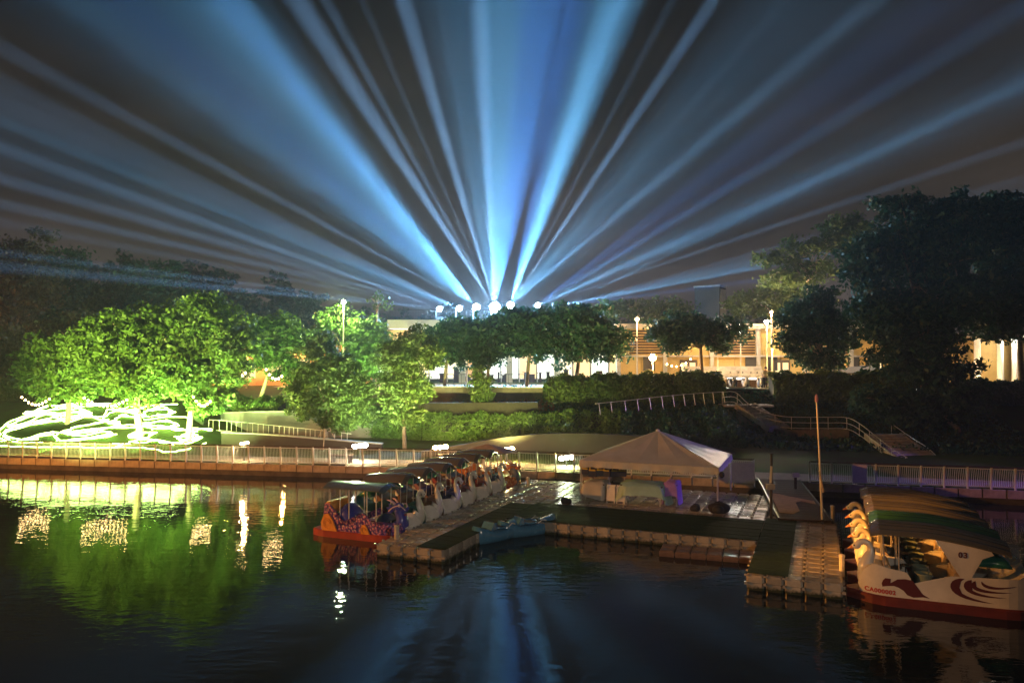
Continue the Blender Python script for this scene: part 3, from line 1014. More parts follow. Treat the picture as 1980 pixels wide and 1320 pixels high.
# orange wall and string bulbs on the left
ow = empty('low_building', (gx(560, 68), 68, ground_z(gx(560, 68), 68)), 0, 'low orange lit cafe wall glimpsed between the green trees', 'building')
z0 = ow.location.z
MB().box((0, 0, 1.7), (15, .4, 3.4)).build('wall_face', mat('orange_wall', (0.52, 0.30, 0.16), 0.8, var=0.15, bump=0.2), ow)
MB().box((0, -.5, 3.5), (15.6, 1.6, .2)).build('roof', M_wood, ow)
wpn = MB().box((0, -.23, 1.5), (1.2, .06, 1.7)).mesh('window', shopg[2])
for k in range(6):
    o = link('window', wpn, ow)
    o.location = (-6 + 2.4 * k, 0, 0)
for k in (-5, 0, 5):
    lamp('cafe_lamp', 'POINT', (gx(560, 68) + k, 66.2, z0 + 3.0), 1380, (1.0, 0.42, 0.12), 0.12)
lamp('cafe_lamp', 'POINT', (gx(60, 66), 64, 7.0), 900, (1.0, 0.38, 0.10), 0.15)
lamp('cafe_lamp', 'POINT', (gx(-60, 70), 68, 7.0), 1350, (1.0, 0.36, 0.10), 0.15)
M_bulb = emat('bulb_glow', (1.0, 0.62, 0.25), 60, 'NONE')
bulb_me = MB().ball((0, 0, 0), 0.06, 6, 5).mesh('bulb', M_bulb)
for (pa, pb, d, nb_, lab) in (
        ((40, 762), (100, 766), 46.5, 9, 'string of warm bulbs under the low yellow green tree'),
        ((160, 764), (250, 768), 44.8, 12, 'string of warm bulbs under the widest lime tree'),
        ((372, 760), (410, 770), 44.4, 7, 'string of warm bulbs under the tall lime tree'),
        ((428, 708), (478, 716), 46.5, 8, 'string of warm bulbs on the orange wall beside the lime trees'),
        ((512, 706), (548, 722), 46.5, 6, 'string of warm bulbs hung low before the slanting tree'),
        ((600, 716), (725, 722), 64, 9, 'string of warm bulbs behind the staked young tree'),
        ((1285, 700), (1340, 688), 62, 6, 'string of warm bulbs beside the orange lamp post')):
    A_, B_ = P(*pa, d), P(*pb, d)
    o = empty('string_lights', A_, 0, lab, 'string lights', 'strings of warm bulbs')
    pts = [(B_ - A_) * (i / 12) - Vector((0, 0, 0.5 * math.sin(math.pi * i / 12))) for i in range(13)]
    MB().tube(pts, 0.012, 4).build('cable', M_dark, o)
    for i in range(nb_):
        t = (i + .5) / nb_
        q = link('bulb', bulb_me, o)
        q.location = (B_ - A_) * t - Vector((0, 0, 0.5 * math.sin(math.pi * t) + .09))

# ------------------------------------------------------------------ warm facade on the right
fx0, fx1, fd = gx(1196, 66), gx(1735, 66), 66.0
hb = empty('stone_hall', ((fx0 + fx1) / 2, fd, 3.95), 0, 'long beige stone hall glowing warm yellow behind the dark trees', 'building')
hc = (fx0 + fx1) / 2
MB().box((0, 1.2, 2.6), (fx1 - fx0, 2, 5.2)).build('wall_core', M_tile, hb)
nc = 12
cw = (fx1 - fx0) / nc
pan = MB()
slabm = MB().box((0, 0, 0), (cw - .05, .12, 1.0)).mesh('wall_panel', M_tile)
for i in range(nc):
    for j in range(5):
        o = link('wall_panel', slabm, hb)
        o.location = (fx0 - hc + (i + .5) * cw, .14 + random.uniform(-.012, .012), .53 + j * 1.04)
MB().box((0, .9, 5.33), (fx1 - fx0 + .5, 3, .25)).build('roof', M_conc, hb)
wm = MB().box((0, .02, 2.0), (1.0, .16, 1.3)).mesh('window', M_dark)
for x in (-9.6, -.6, 1.2, 8.4, 10.2):
    o = link('window', wm, hb)
    o.location = (x, 0, 0)
pil2 = MB().box((0, 0, 2.6), (.34, .3, 5.2)).mesh('pilaster', M_conc)
for i in range(0, nc + 1, 2):
    o = link('pilaster', pil2, hb)
    o.location = (fx0 - hc + i * cw, -.02, 0)
slt = MB().box((0, 0, 0), (cw * 2 - .5, .07, .15)).mesh('slat', M_wood)
for i in (1, 5, 9):
    for j in range(9):
        o = link('slat', slt, hb)
        o.location = (fx0 - hc + i * cw, .02, 2.9 + .24 * j)
dm = MB().box((0, 0, 1.15), (1.5, .1, 2.3)).mesh('door', mat('dark_door', (.05, .03, .02), .5))
dg = MB().box((0, -.07, 1.3), (.5, .03, 1.5)).mesh('pane', shopg[2])
for i in (3, 7, 11):
    o = link('door', dm, hb)
    o.location = (fx0 - hc + i * cw, .03, 0)
    for sx in (-.36, .36):
        q = link('pane', dg, o)
        q.location = (sx, 0, 0)
MB().box((0, -.05, 2.62), (fx1 - fx0, .34, .14)).build('string_course', M_conc, hb)
MB().box((0, -.25, 5.12), (fx1 - fx0 + .3, .5, .16)).build('cornice', M_conc, hb)
# stone tiers before the hall
tr = empty('stone_tiers', (gx(1410, 63), 63, 3.99), 0, 'broad stone tiers of seating before the beige hall', 'steps')
for k in range(5):
    MB().box((0, .5 * k, .17 + .34 * k), (6.6, .5, .34)).build('tier', M_conc, tr)
# lit counter
lc = empty('lit_counter', (gx(1432, 60.5), 60.5, 3.99), 0, 'long counter with a white glowing strip behind the scooters', 'counter')
MB().box((0, 0, .35), (2.4, .5, .7)).build('cabinet', M_wood, lc)
MB().box((0, -.26, .78), (2.3, .06, .13)).build('light_strip', emat('strip_glow', (1, .95, .85), 5), lc)
MB().box((0, 0, .9), (2.5, .6, .06)).build('counter_top', M_conc, lc)
# folded parasol
pr = empty('folded_parasol', (gx(1388, 61), 61, 3.99), 0, 'tall folded white parasol beside the flat topped tree', 'parasol')
MB().lathe([(.05, 2.3), (.16, .9), (.2, .6), (.13, .5)], n=8).build('canopy', M_white, pr)
MB().tube([(0, 0, 0), (0, 0, 2.5)], .03).build('pole', M_rail, pr)
# tower behind
tw = empty('stair_tower', (gx(1374, 88), 88, 4), R(-32), 'dark narrow tower with its lit side painted pale above the wispy tree', 'tower')
MB().box((0, 0, 5.3), (2.9, 2.6, 10.6)).build('wall_face', mat('tower_shaded_render', (0.05, 0.045, 0.045), 0.8, var=0.2, bump=0.2), tw)  # shade of the tower put into the dark wall colour
MB().box((1.47, .1, 5.6), (.06, 2.0, 9.6)).build('painted_lit_face', M_conc, tw)  # light falling on this side put into a paler panel
MB().box((0, 0, 10.7), (3.1, 2.8, .2)).build('roof', M_conc, tw)
lamp('tower_lamp', 'SPOT', (gx(1430, 80), 80, 8), 900, (1, .75, .4), .1, target=(gx(1390, 88), 88, 12.5), size=30)

# shops at the far right
rb = empty('columned_building', (gx(1960, 66), 66, 3.95), 0, 'building with white lit columns behind the forked tree at the right edge', 'building')
MB().box((0, 2.5, 2.3), (9, 1, 4.6)).build('wall_face', M_tile, rb)
MB().box((0, 1, 4.5), (9.4, 4, .35)).build('roof', M_conc, rb)
cm = MB().lathe([(.3, 0), (.27, 1), (.25, 4.3)], n=10).mesh('column', M_white)
for x in (-3.2, -1.2, .1, 1.5, 3):
    o = link('column', cm, rb)
    o.location = (x, 0, 0)
lamp('portico_light', 'POINT', (gx(1950, 66), 65.2, 7.6), 480, (1, .93, .8), .15)
lamp('portico_light', 'POINT', (gx(1915, 64), 64, 5.0), 600, (1, .6, .25), .15)

M_pole = mat('lamp_pole_paint', (0.45, 0.40, 0.33), 0.5)
M_lampw = emat('lamp_glow_warm', (1.0, 0.66, 0.30), 40, 'NONE')
M_lampc = emat('lamp_glow_white', (1.0, 0.96, 0.86), 60, 'NONE')


def street_lamp(label, px, py, d, glow, energy, color, ground=None, r=0.16):
    p = P(px, py, d)
    g = ground_z(p.x, d) if ground is None else ground
    o = empty('street_lamp', (p.x, d, g), 0, label, 'street lamp', 'lamp posts of the upper street')
    h = p.z - g
    MB().tube([(0, 0, -.1), (0, 0, h)], [.07, .045], 8).build('pole', M_pole, o)
    hd = MB().lathe([(.03, h + .3), (r * 1.3, h + .12), (r * 1.2, h + .08)], n=8).build('lamp_head', M_dark, o)
    MB().ball((0, 0, h), r, 8, 6).build('lamp_glass', glow, o)
    lamp('street_lamp_light', 'POINT', (p.x, d - .35, p.z), energy * 3.0, color, .12)


street_lamp('orange lit lamp post standing between the dark round tree and the hall', 1232, 617, 63, M_lampw, 700, (1, .55, .2))
street_lamp('glaring white flood lamp on a short post over the tall hedge', 1262, 691, 61, M_lampw, 2300, (1, .52, .14), r=.3)
street_lamp('white lamp at the edge of the dark tree before the hall', 1483, 622, 62, M_lampc, 500, (1, .9, .7), r=.2)
street_lamp('small orange lamp just above the white one before the hall', 1492, 604, 64, M_lampw, 500, (1, .6, .25), r=.12)
street_lamp('white lamp shining through the huge dark tree', 1755, 616, 60, M_lampc, 400, (1, .95, .85), r=.2)
street_lamp('low white flood lamp at the foot of the yellow wall', 1593, 729, 60, M_lampc, 1800, (1, .55, .15), r=.26)
street_lamp('small warm lamp post among the lime trees', 477, 642, 64, M_lampw, 300, (1, .55, .2), r=.1)
street_lamp('white lamp in the dark tree below the search lights', 903, 634, 62, M_lampc, 300, (.85, .95, 1), r=.16)
street_lamp('white lamp showing between flat topped and round dark trees', 1432, 634, 64, M_lampc, 300, (1, .9, .7), r=.42)
lamp('flood_to_the_lake', 'SPOT', P(1432, 634, 63.3), 3200, (1.0, .93, .78), .3, target=(11, 24, 0), size=44, blend=.6)
street_lamp('lime white lamp in the top of the two tiered tree', 664, 584, 58.6, M_lampc, 1500, (.75, 1, .4), r=.16)
street_lamp('slim lamp post before the hall, in front of the dark tree', 1493, 676, 59.5, M_lampw, 260, (1, .6, .22), r=.06)

# scooters, person, car in the street
M_sc = [mat('scooter_dark', (.04, .04, .05), .3, coat=.5), mat('scooter_red', (.3, .03, .03), .3, coat=.5), mat('scooter_white', (.6, .6, .6), .3, coat=.5)]


def make_scooter():
    o = empty('motor_scooter', (0, 0, 0))
    MB().tube([(0, -.75, .25), (0, -.7, .0 + .25)], .01).build('axle', M_dark, o)
    for y in (-.62, .62):
        w = MB()
        ring = []
        for k in range(12):
            a = 2 * math.pi * k / 12
            c = Vector((0, y + .2 * math.cos(a), .25 + .2 * math.sin(a)))
            rr = Vector((0, math.cos(a), math.sin(a)))
            ring.append([c + rr * .05, c + Vector((.05, 0, 0)), c - rr * .05, c - Vector((.05, 0, 0))])
        ring.append(ring[0])
        w.loft(ring, cap=False).build('wheel', M_black, o, smooth=True)
    MB().loft([[Vector((sx * w_, y, z)) for sx, z in ((-1, zb), (1, zb), (.8, zt), (-.8, zt))] for y, w_, zb, zt in ((-.75, .05, .45, .6), (-.55, .17, .4, .95), (-.4, .18, .3, .98), (-.25, .14, .25, .4), (.1, .16, .25, .4), (.25, .17, .3, .75), (.7, .15, .5, .82), (.85, .05, .6, .75))]).build('body', M_sc[0], o, smooth=True)
    MB().loft([[Vector((sx * .15, y, z)) for sx, z in ((-1, .74), (1, .74), (.9, .86), (-.9, .86))] for y in (.12, .4, .75)]).build('seat', M_black, o)
    MB().tube([(-.33, -.32, 1.05), (-.12, -.42, 1.03), (.12, -.42, 1.03), (.33, -.32, 1.05)], .02).build('handlebar', M_dark, o)
    for s in (-1, 1):
        mm = MB()
        mm.tube([(s * .2, -.42, 1.05), (s * .3, -.42, 1.3)], .008, 4)
        mm.ball((s * .31, -.42, 1.33), (.07, .02, .05), 8, 5).build('mirror', M_dark, o)
    MB().ball((0, -.66, .86), (.09, .05, .07), 8, 5).build('headlight', mat('lamp_lens', (.8, .8, .78), .1), o)
    return o


sc0 = make_scooter()
for i, (px, lab, mm) in enumerate(((1416, 'dark scooter parked leftmost, below the lit counter', 0), (1441, 'white scooter parked second from the left at the landing', 2), (1470, 'white faced scooter parked right beside the standing person', 2), (1518, 'dark scooter parked alone before the yellow wall', 0), (1546, 'red scooter half hidden by the leafy branch before the yellow wall', 1))):
    o = sc0 if i == 0 else copy_tree(sc0)
    o.location = (gx(px, 57.5), 57.5, 3.995)
    o.rotation_euler[2] = R(random.uniform(-12, 12))
    tag(o, lab, 'scooter', 'scooters parked by the landing')
    for c in o.children:
        if c.name.startswith('body'): setmat(c, M_sc[mm])


def skin_mesh(name, joints, edges, mat_, parent, sub=1):
    me = bpy.data.meshes.new(name)
    me.from_pydata([j[:3] for j in joints], edges, [])
    me.materials.append(mat_)
    o = link(name, me, parent)
    sm = o.modifiers.new('skin', 'SKIN')
    for v, j in zip(me.skin_vertices[0].data, joints):
        v.radius = (j[3], j[4] if len(j) > 4 else j[3])
    me.skin_vertices[0].data[0].use_root = True
    ss = o.modifiers.new('sub', 'SUBSURF')
    ss.levels = ss.render_levels = sub
    sm.use_smooth_shade = True
    return o


pe = empty('person', (gx(1480, 56.9), 56.9, 3.995), R(200), 'person in a pale shirt standing beside the white faced scooter', 'person')
J = [(0, 0, .95, .15, .11), (0, 0, 1.2, .15, .1), (0, 0, 1.42, .13, .09), (0, -.01, 1.52, .055), (0, -.02, 1.6, .085, .1), (0, -.02, 1.7, .08, .095),
     (.19, 0, 1.4, .06), (.25, .02, 1.14, .05), (.23, -.12, .92, .038), (.23, -.16, .84, .035),
     (-.19, 0, 1.4, .06), (-.24, .02, 1.14, .05), (-.22, -.16, .95, .038), (-.2, -.22, .9, .035),
     (.09, 0, .88, .09), (.1, -.01, .48, .065), (.1, .01, .1, .045), (.1, -.12, .04, .045),
     (-.09, 0, .88, .09), (-.11, -.03, .48, .065), (-.11, .01, .1, .045), (-.11, -.12, .04, .045)]
Ed = [(0, 1), (1, 2), (2, 3), (3, 4), (4, 5), (2, 6), (6, 7), (7, 8), (8, 9), (2, 10), (10, 11), (11, 12), (12, 13), (0, 14), (14, 15), (15, 16), (16, 17), (0, 18), (18, 19), (19, 20), (20, 21)]
skin_mesh('body', J, Ed, mat('skin_tone', (.45, .26, .17), .55), pe)
JS = [(j[0], j[1], j[2], j[3] * 1.13 + .012, (j[4] if len(j) > 4 else j[3]) * 1.13 + .012) for j in (J[0], J[1], J[2], J[6], J[10])] + [(.235, .015, 1.2, .066), (-.225, .015, 1.2, .066)]
skin_mesh('shirt', JS, [(0, 1), (1, 2), (2, 3), (2, 4), (3, 5), (4, 6)], mat('pale_shirt', (.62, .56, .42), .8), pe)
JT = [(j[0], j[1], j[2], j[3] * 1.12 + .01, (j[4] if len(j) > 4 else j[3]) * 1.12 + .01) for j in (J[0], J[14], J[15], J[16], J[18], J[19], J[20])]
skin_mesh('trousers', JT, [(0, 1), (1, 2), (2, 3), (0, 4), (4, 5), (5, 6)], mat('dark_trousers', (.04, .04, .06), .8), pe)
MB().ball((0, .01, 1.68), (.092, .108, .1), 10, 7).build('hair', M_black, pe, smooth=True)

car = empty('parked_car', (gx(1716, 57.5), 57.5, 3.995), R(8), 'dark car with red tail lights glimpsed through the drooping branches', 'car')
prof = [(-1.75, .35), (-1.8, .75), (-1.65, .95), (-1.35, 1.0), (-.85, 1.42), (.5, 1.45), (1.2, .98), (1.75, .85), (1.85, .5), (1.8, .32)]
cb = MB()
cb.loft([[Vector((s * (.82 - (.18 if z > 1.1 else 0)), y, z)) for y, z in prof] for s in (-1, 1)])
cb.build('body', mat('car_paint', (.04, .04, .05), .25, coat=.6), car)
MB().loft([[Vector((s, y, z)) for s in (-.6, .6)] for y, z in ((-1.38, 1.03), (-.9, 1.4))], cap=False, closed=False).build('rear_window', M_dark, car)
wh = MB().lathe([(.3, -.1), (.32, 0), (.3, .1)], n=12)
whm = wh.mesh('wheel', M_black)
for sx in (-.8, .8):
    for y in (-1.1, 1.15):
        o = link('wheel', whm, car)
        o.location = (sx, y, .32)
        o.rotation_euler = (0, R(90), 0)
for sx in (-.62, .62):
    MB().box((sx, -1.78, .78), (.36, .1, .18)).build('tail_light', emat('tail_glow', (1, .03, .01), 6, 'NONE'), car)
aw = empty('awning', P(1650, 716, 60) - Vector((0, 0, 1.5)), 0, 'sloping grey awning with a pale edge right of the low flood lamp', 'awning')
MB().loft([[Vector((x, -1, 1.3 + .1 * x)), Vector((x, 1, 1.7 + .1 * x)), Vector((x, 1, 1.76 + .1 * x)), Vector((x, -1, 1.38 + .1 * x))] for x in (-2, 0, 2)]).build('canopy', M_wallg, aw)
for x in (-1.8, 1.8):
    MB().tube([(x, 0, 0.3), (x, 0, 1.5 + .1 * x)], .04).build('pole', M_rail, aw)

# ------------------------------------------------------------------ search lights and their beams
SL_D = 75.0
M_lens = emat('search_lens_glow', (0.80, 0.95, 1.0), 90, 'NONE')
BEAM = (0.17, 0.57, 1.0)
DEEP = (0.085, 0.34, 1.0)
PALE = (0.29, 0.60, 1.0)
K = 1.0e6
# (lamp px, lamp py, lens radius, label, [beams: (through px, py, width in degrees, power, colour)])
SEARCH = [
    (850, 597, .26, 'search light at the left end of the row on the terrace', [(0, 515, 1.7, .6, PALE), (0, 488, 1.3, .45, PALE), (0, 345, 1.9, .36, PALE), (0, 392, 1.6, .3, PALE), (0, 285, 2.0, .6, PALE), (0, 430, 1.5, .25, PALE)]),
    (888, 596, .28, 'second search light from the left on the terrace', [(0, 165, 3.0, .42, PALE), (0, 200, 2.4, .45, PALE), (0, 232, 1.9, .55, BEAM), (0, 270, 10.0, .25, BEAM), (0, 345, 1.6, .3, PALE), (0, 395, 1.5, .3, PALE)]),
    (921, 594, .36, 'third search light from the left, left of the brightest one', [(0, 92, 2.0, .5, PALE), (170, 20, 4.0, .28, BEAM), (260, 20, 4.5, .34, DEEP), (330, 0, 4.0, .36, BEAM), (400, 0, 3.6, .65, BEAM), (455, 20, 3.4, .6, DEEP), (505, 60, 3.2, .65, BEAM), (440, 0, 9.0, .4, BEAM), (330, 60, 17.0, .30, BEAM)]),
    (957, 594, .52, 'brightest search light in the middle of the row', [(600, 40, 3.0, .75, PALE), (630, 0, 1.6, .35, PALE), (700, 0, 1.2, .14, PALE), (850, 0, 1.1, .14, PALE), (940, 0, 20.0, .36, BEAM), (780, 0, 2.6, .75, PALE), (925, 0, 2.6, .8, PALE), (950, 0, 4.0, .6, BEAM), (990, 0, 4.0, .6, BEAM), (1040, 0, 6.0, .9, DEEP), (1090, 0, 5.0, .7, DEEP)]),
    (987, 590, .34, 'search light just right of the brightest one', [(1180, 0, 7.0, .8, BEAM), (1215, 0, 4.5, .5, BEAM), (1120, 0, 4.0, .55, DEEP), (1150, 100, 3.5, .7, BEAM), (1380, 0, 1.9, .7, PALE), (1300, 0, 1.2, .16, PALE), (1520, 0, 1.3, .16, PALE), (1660, 30, 2.0, .8, PALE), (1640, 50, 4.0, .35, BEAM), (1560, 60, 18.0, .36, BEAM)]),
    (1040, 590, .24, 'search light hidden behind the dark tree tops, beam rising right', [(1700, 100, 5.0, .55, DEEP), (1740, 150, 3.4, .5, DEEP), (1560, 270, 2.4, .5, BEAM), (1800, 230, 3.4, .35, BEAM), (1760, 262, 2.0, .5, PALE), (1850, 318, 1.3, .34, PALE), (1700, 300, 3.0, .25, BEAM), (1800, 220, 11.0, .26, BEAM)]),
    (1085, 592, .24, 'search light hidden behind the tree tops at the right end of the row', [(1620, 330, 1.9, .5, BEAM), (1480, 512, 1.9, .55, BEAM), (1480, 498, 3.0, .25, BEAM), (1480, 540, 1.4, .2, DEEP), (1600, 450, 1.2, .22, PALE)]),
]


def search_light(px, py, r, lab, beams):
    p = P(px, py, SL_D)
    o = empty('search_light', (p.x, p.y, 10.13), 0, lab, 'search light', 'search lights on the terrace')
    h = p.z - 10.13
    MB().box((0, .2, .18), (.7, .6, .36)).build('base', M_dark, o)
    for s in (-1, 1):
        MB().bar((s * .34, .2, .36), (s * .34, .2, h + .05), .07, .16).build('yoke_arm', M_dark, o)
    MB().lathe([(.2, -.35), (.27, -.1), (.28, .2)], n=12).build('head', M_dark, o)
    hd = o.children[-1]
    hd.location = (0, .25, h)
    hd.rotation_euler = (R(90), 0, 0)
    MB().ball((0, 0, h), (r, r * .35, r), 14, 9).build('lens', M_lens, o)
    for (bx, by, w, e, c) in beams:
        lamp('search_beam', 'SPOT', p + Vector((0, -.32, .0)), K * e * (22.0 if bx < 10 else 40.0 if bx > 1400 and by > 200 else 20.0) * (5.0 / w) ** 0.85, c, 0.12, target=P(bx, by, 72 if bx < 10 or (bx > 1400 and by > 200) else 52), size=w * 1.25, blend=1.0)
    lamp('search_glare', 'POINT', p + Vector((0, -.7, 0)), 24000 * (r / .52) ** 3.6, (.36, .68, 1.0), .2)
    lamp('search_spill', 'SPOT', p + Vector((0, -.6, 0)), 20000 * (r / .3) ** 1.6, (.26, .60, 1.0), .15, target=(p.x * .5, 58, 4), size=66, blend=1.0)


for s_ in SEARCH:
    search_light(*s_)

# ------------------------------------------------------------------ floating dock
DA = Vector((-4.46, 24.6, 0))
TH = R(22.5)
DU = Vector((math.sin(TH), math.cos(TH), 0))
DV = Vector((math.cos(TH), -math.sin(TH), 0))
DTOP = 0.42


def D(a, b, z=DTOP): return DA + DV * a + DU * b + Vector((0, 0, z))


dock = empty('floating_dock', DA, -TH, 'floating dock of joined beige plastic float blocks', 'dock')
# a plastic with fine anti slip ribs
m = M_cube
nt = m.node_tree
b_ = nt.nodes['Principled BSDF']
tc = nt.nodes.new('ShaderNodeTexCoord')
wv = nt.nodes.new('ShaderNodeTexWave')
wv.wave_type = 'BANDS'
wv.bands_direction = 'Y'
wv.inputs['Scale'].default_value = 4.0
wv.inputs['Distortion'].default_value = 0.6
bp = nt.nodes.new('ShaderNodeBump')
bp.inputs['Strength'].default_value = 0.8
bp.inputs['Distance'].default_value = 0.012
nt.links.new(tc.outputs['Object'], wv.inputs['Vector'])
nt.links.new(wv.outputs['Fac'], bp.inputs['Height'])
nt.links.new(bp.outputs[0], b_.inputs['Normal'])
src_ = b_.inputs['Base Color'].links[0].from_socket
oi = nt.nodes.new('ShaderNodeObjectInfo')
vr = nt.nodes.new('ShaderNodeMapRange')
vr.inputs[3].default_value, vr.inputs[4].default_value = .62, 1.12
nt.links.new(oi.outputs['Random'], vr.inputs[0])
hs = nt.nodes.new('ShaderNodeHueSaturation')
nt.links.new(src_, hs.inputs['Color'])
nt.links.new(vr.outputs[0], hs.inputs['Value'])
sz = nt.nodes.new('ShaderNodeSeparateXYZ')
nt.links.new(tc.outputs['Object'], sz.inputs[0])
nz2 = nt.nodes.new('ShaderNodeTexNoise')
nz2.inputs['Scale'].default_value = 9
nt.links.new(tc.outputs['Object'], nz2.inputs['Vector'])
ad = nt.nodes.new('ShaderNodeMath')
ad.operation = 'MULTIPLY_ADD'
ad.inputs[1].default_value = -.16
nt.links.new(nz2.outputs['Fac'], ad.inputs[0])
nt.links.new(sz.outputs['Z'], ad.inputs[2])
al = nt.nodes.new('ShaderNodeMapRange')
al.inputs[1].default_value, al.inputs[2].default_value = -.02, .07
nt.links.new(ad.outputs[0], al.inputs[0])
mxa = nt.nodes.new('ShaderNodeMix')
mxa.data_type = 'RGBA'
mxa.inputs[6].default_value = (.035, .04, .02, 1)
nt.links.new(al.outputs[0], mxa.inputs[0])
nt.links.new(hs.outputs[0], mxa.inputs[7])
nt.links.new(mxa.outputs[2], b_.inputs['Base Color'])


def oct_ring(h, z, c=0.06):
    k = h - c
    return [Vector(p + (z,)) for p in ((h, -k), (h, k), (k, h), (-k, h), (-h, k), (-h, -k), (-k, -h), (k, -h))]


def float_mb(mb, off=Vector((0, 0, 0))):
    rings = [oct_ring(.232, -.06), oct_ring(.240, .17), oct_ring(.222, .195), oct_ring(.240, .22), oct_ring(.240, .37), oct_ring(.200, .42)]
    return mb.loft([[p + off for p in r] for r in rings])


cells = [(i, j) for i in range(5) for j in range(28)] + [(i, j) for i in range(5, 23) for j in range(10, 28)] + [(i, j) for i in range(23, 28) for j in range(2, 19)]


def under_turf(i, j):
    if i in (3,) and 1 <= j <= 15: return True
    if 5 <= i <= 22 and 11 <= j <= 15: return True
    if i == 4 and 10 <= j <= 15: return True
    if i in (24,) and 3 <= j <= 17: return True
    if i == 23 and 10 <= j <= 16: return True
    return False


cells = [c for c in cells if not under_turf(*c)]
cells.sort(key=lambda c: (D((c[0] + .5) * .5, (c[1] + .5) * .5) - cam_ob.location).length)
fm = float_mb(MB()).mesh('float_block', M_cube)
rest = MB()
for k, (i, j) in enumerate(cells):
    off = Vector(((i + .5) * .5, (j + .5) * .5, 0))
    if k < 300:
        o = link('float_block', fm, dock)
        o.location = off + Vector((0, 0, random.uniform(-.008, .008)))
        o.rotation_euler = (random.uniform(-.012, .012), random.uniform(-.012, .012), random.uniform(-.01, .01))
    else:
        float_mb(rest, off)
if rest.v: rest.build('float_blocks', M_cube, dock, kind='stuff')
pins = MB()
cs = set(cells)
for (i, j) in cells:
    pins.lathe([(.055, .40), (.055, .428), (.02, .44)], (i * .5, j * .5, 0), 5)
    if (i, j - 1) not in cs and not under_turf(i, j - 1):
        pins.box((i * .5, j * .5 - .01, .2), (.07, .1, .07))
    if (i + 1, j) not in cs and not under_turf(i + 1, j):
        pins.box(((i + 1) * .5 + .01, j * .5, .2), (.1, .07, .07))
pins.build('connector_pins', M_cube, dock, kind='stuff')


def turf(label, a0, a1, b0, b1):
    o = MB()
    rg = []
    nb = max(2, int((b1 - b0) / .5))
    na = max(2, int((a1 - a0) / .5))
    for j in range(nb):
        bb0, bb1 = b0 + (b1 - b0) * j / nb, b0 + (b1 - b0) * (j + 1) / nb
        o.box(((a0 + a1) / 2, (bb0 + bb1) / 2, 0.0 + (.003 if j % 2 else 0)), (a1 - a0, bb1 - bb0 - .03, .02))
    q = o.build('turf_mat', M_turf)
    q.location = DA + Vector((0, 0, DTOP + .018))
    q.rotation_euler[2] = -TH
    tag(q, label, 'turf mat', 'dark green turf mats on the dock')


turf('narrow dark green turf mat along the right edge of the left walkway', 1.47, 2.5, .12, 8.0)
turf('broad dark green turf mat across the dock before the tent', 2.52, 11.5, 5.12, 8.4)
turf('dark green turf mat on the left half of the right finger', 11.52, 12.6, 1.15, 8.9)

# low brown raft inside the basin
rf = empty('low_raft', D(9.75, 4.15, 0), -TH + R(4), 'low brown floating raft lying inside the dock basin', 'raft')
lm = MB().loft([[Vector((x * s, y * s, z)) for x, y in ((-.24, -.24), (.24, -.24), (.24, .24), (-.24, .24))] for s, z in ((.9, -.1), (1, .06), (1, .14), (.85, .19))]).mesh('raft_block', mat('raft_plastic', (.15, .095, .07), .3, var=.2))
for i in range(6):
    for j in range(2):
        o = link('raft_block', lm, rf)
        o.location = ((i - 2) * .5, (j - .5) * .5, 0)

# mooring posts
pm_ = MB().lathe([(.075, -.7), (.075, .5), (.085, .52), (.085, .58), (.03, .6)], n=10).mesh('mooring_post', mat('post_paint', (.5, .46, .4), .5, var=.2))
for (px, py, d, h, lab) in ((768, 1012, 25.2, 0, 'pale mooring post at the near corner beside the purple dragon boat'), (1607, 975, 27.8, 0, 'pale mooring post at the far end of the right finger'), (1624, 1068, 21.6, 0, 'pale mooring post between the right finger and the numbered swan boat'), (1021, 921, 35.6, 0, 'pale mooring post at the head of the left walkway')):
    p = P(px, py, d)
    o = link('mooring_post', pm_)
    o.location = (p.x, p.y, p.z - .6)
    tag(o, lab, 'mooring post', 'mooring posts')

# ------------------------------------------------------------------ gangway to the quay
ga, gb = D(12.9, 8.7, .5), Vector((12.65, shore(12.65) + .2, .68))
gw = empty('gangway', ga, 0, 'dark brown gangway sloping from the dock up to the fence opening', 'gangway')
dv = gb - ga
npl = 17
M_ = dv.to_track_quat('Y', 'Z').to_matrix()
plk = MB().box((0, 0, 0), (1.8, dv.length / npl - .02, .05)).mesh('plank', M_wood)
for i in range(npl):
    o = link('plank', plk, gw)
    o.location = dv * ((i + .5) / npl)
    o.rotation_euler = M_.to_euler()
for s in (-.93, .93):
    e = M_ @ Vector((s, 0, 0))
    MB().bar(e + Vector((0, 0, -.05)), dv + e + Vector((0, 0, -.05)), .07, .2).build('side_beam', M_dark, gw)
mt = MB()
ring = []
pts2 = [(-.8, .12), (-.3, .1), (0, .17), (.05, .36), (.3, .4), (.8, .34), (.82, .41), (.3, .47), (0, .5), (-.35, .55), (-.75, .58)]
vs = [M_ @ Vector((x, y * dv.length, .035)) for x, y in pts2]
vs2 = [v + Vector((0, 0, .012)) for v in vs]
n = len(vs)
mt.add(vs + vs2, [tuple(range(n, 2 * n)), tuple(reversed(range(n)))] + [(k, (k + 1) % n, (k + 1) % n + n, k + n) for k in range(n)])
o = mt.build('torn_mat', mat('tan_mat', (.36, .23, .11), .9, spec=.05, var=.2, scale=4, bump=.4))
o.location = ga
tag(o, 'torn tan mat lying on the dark gangway', 'mat')

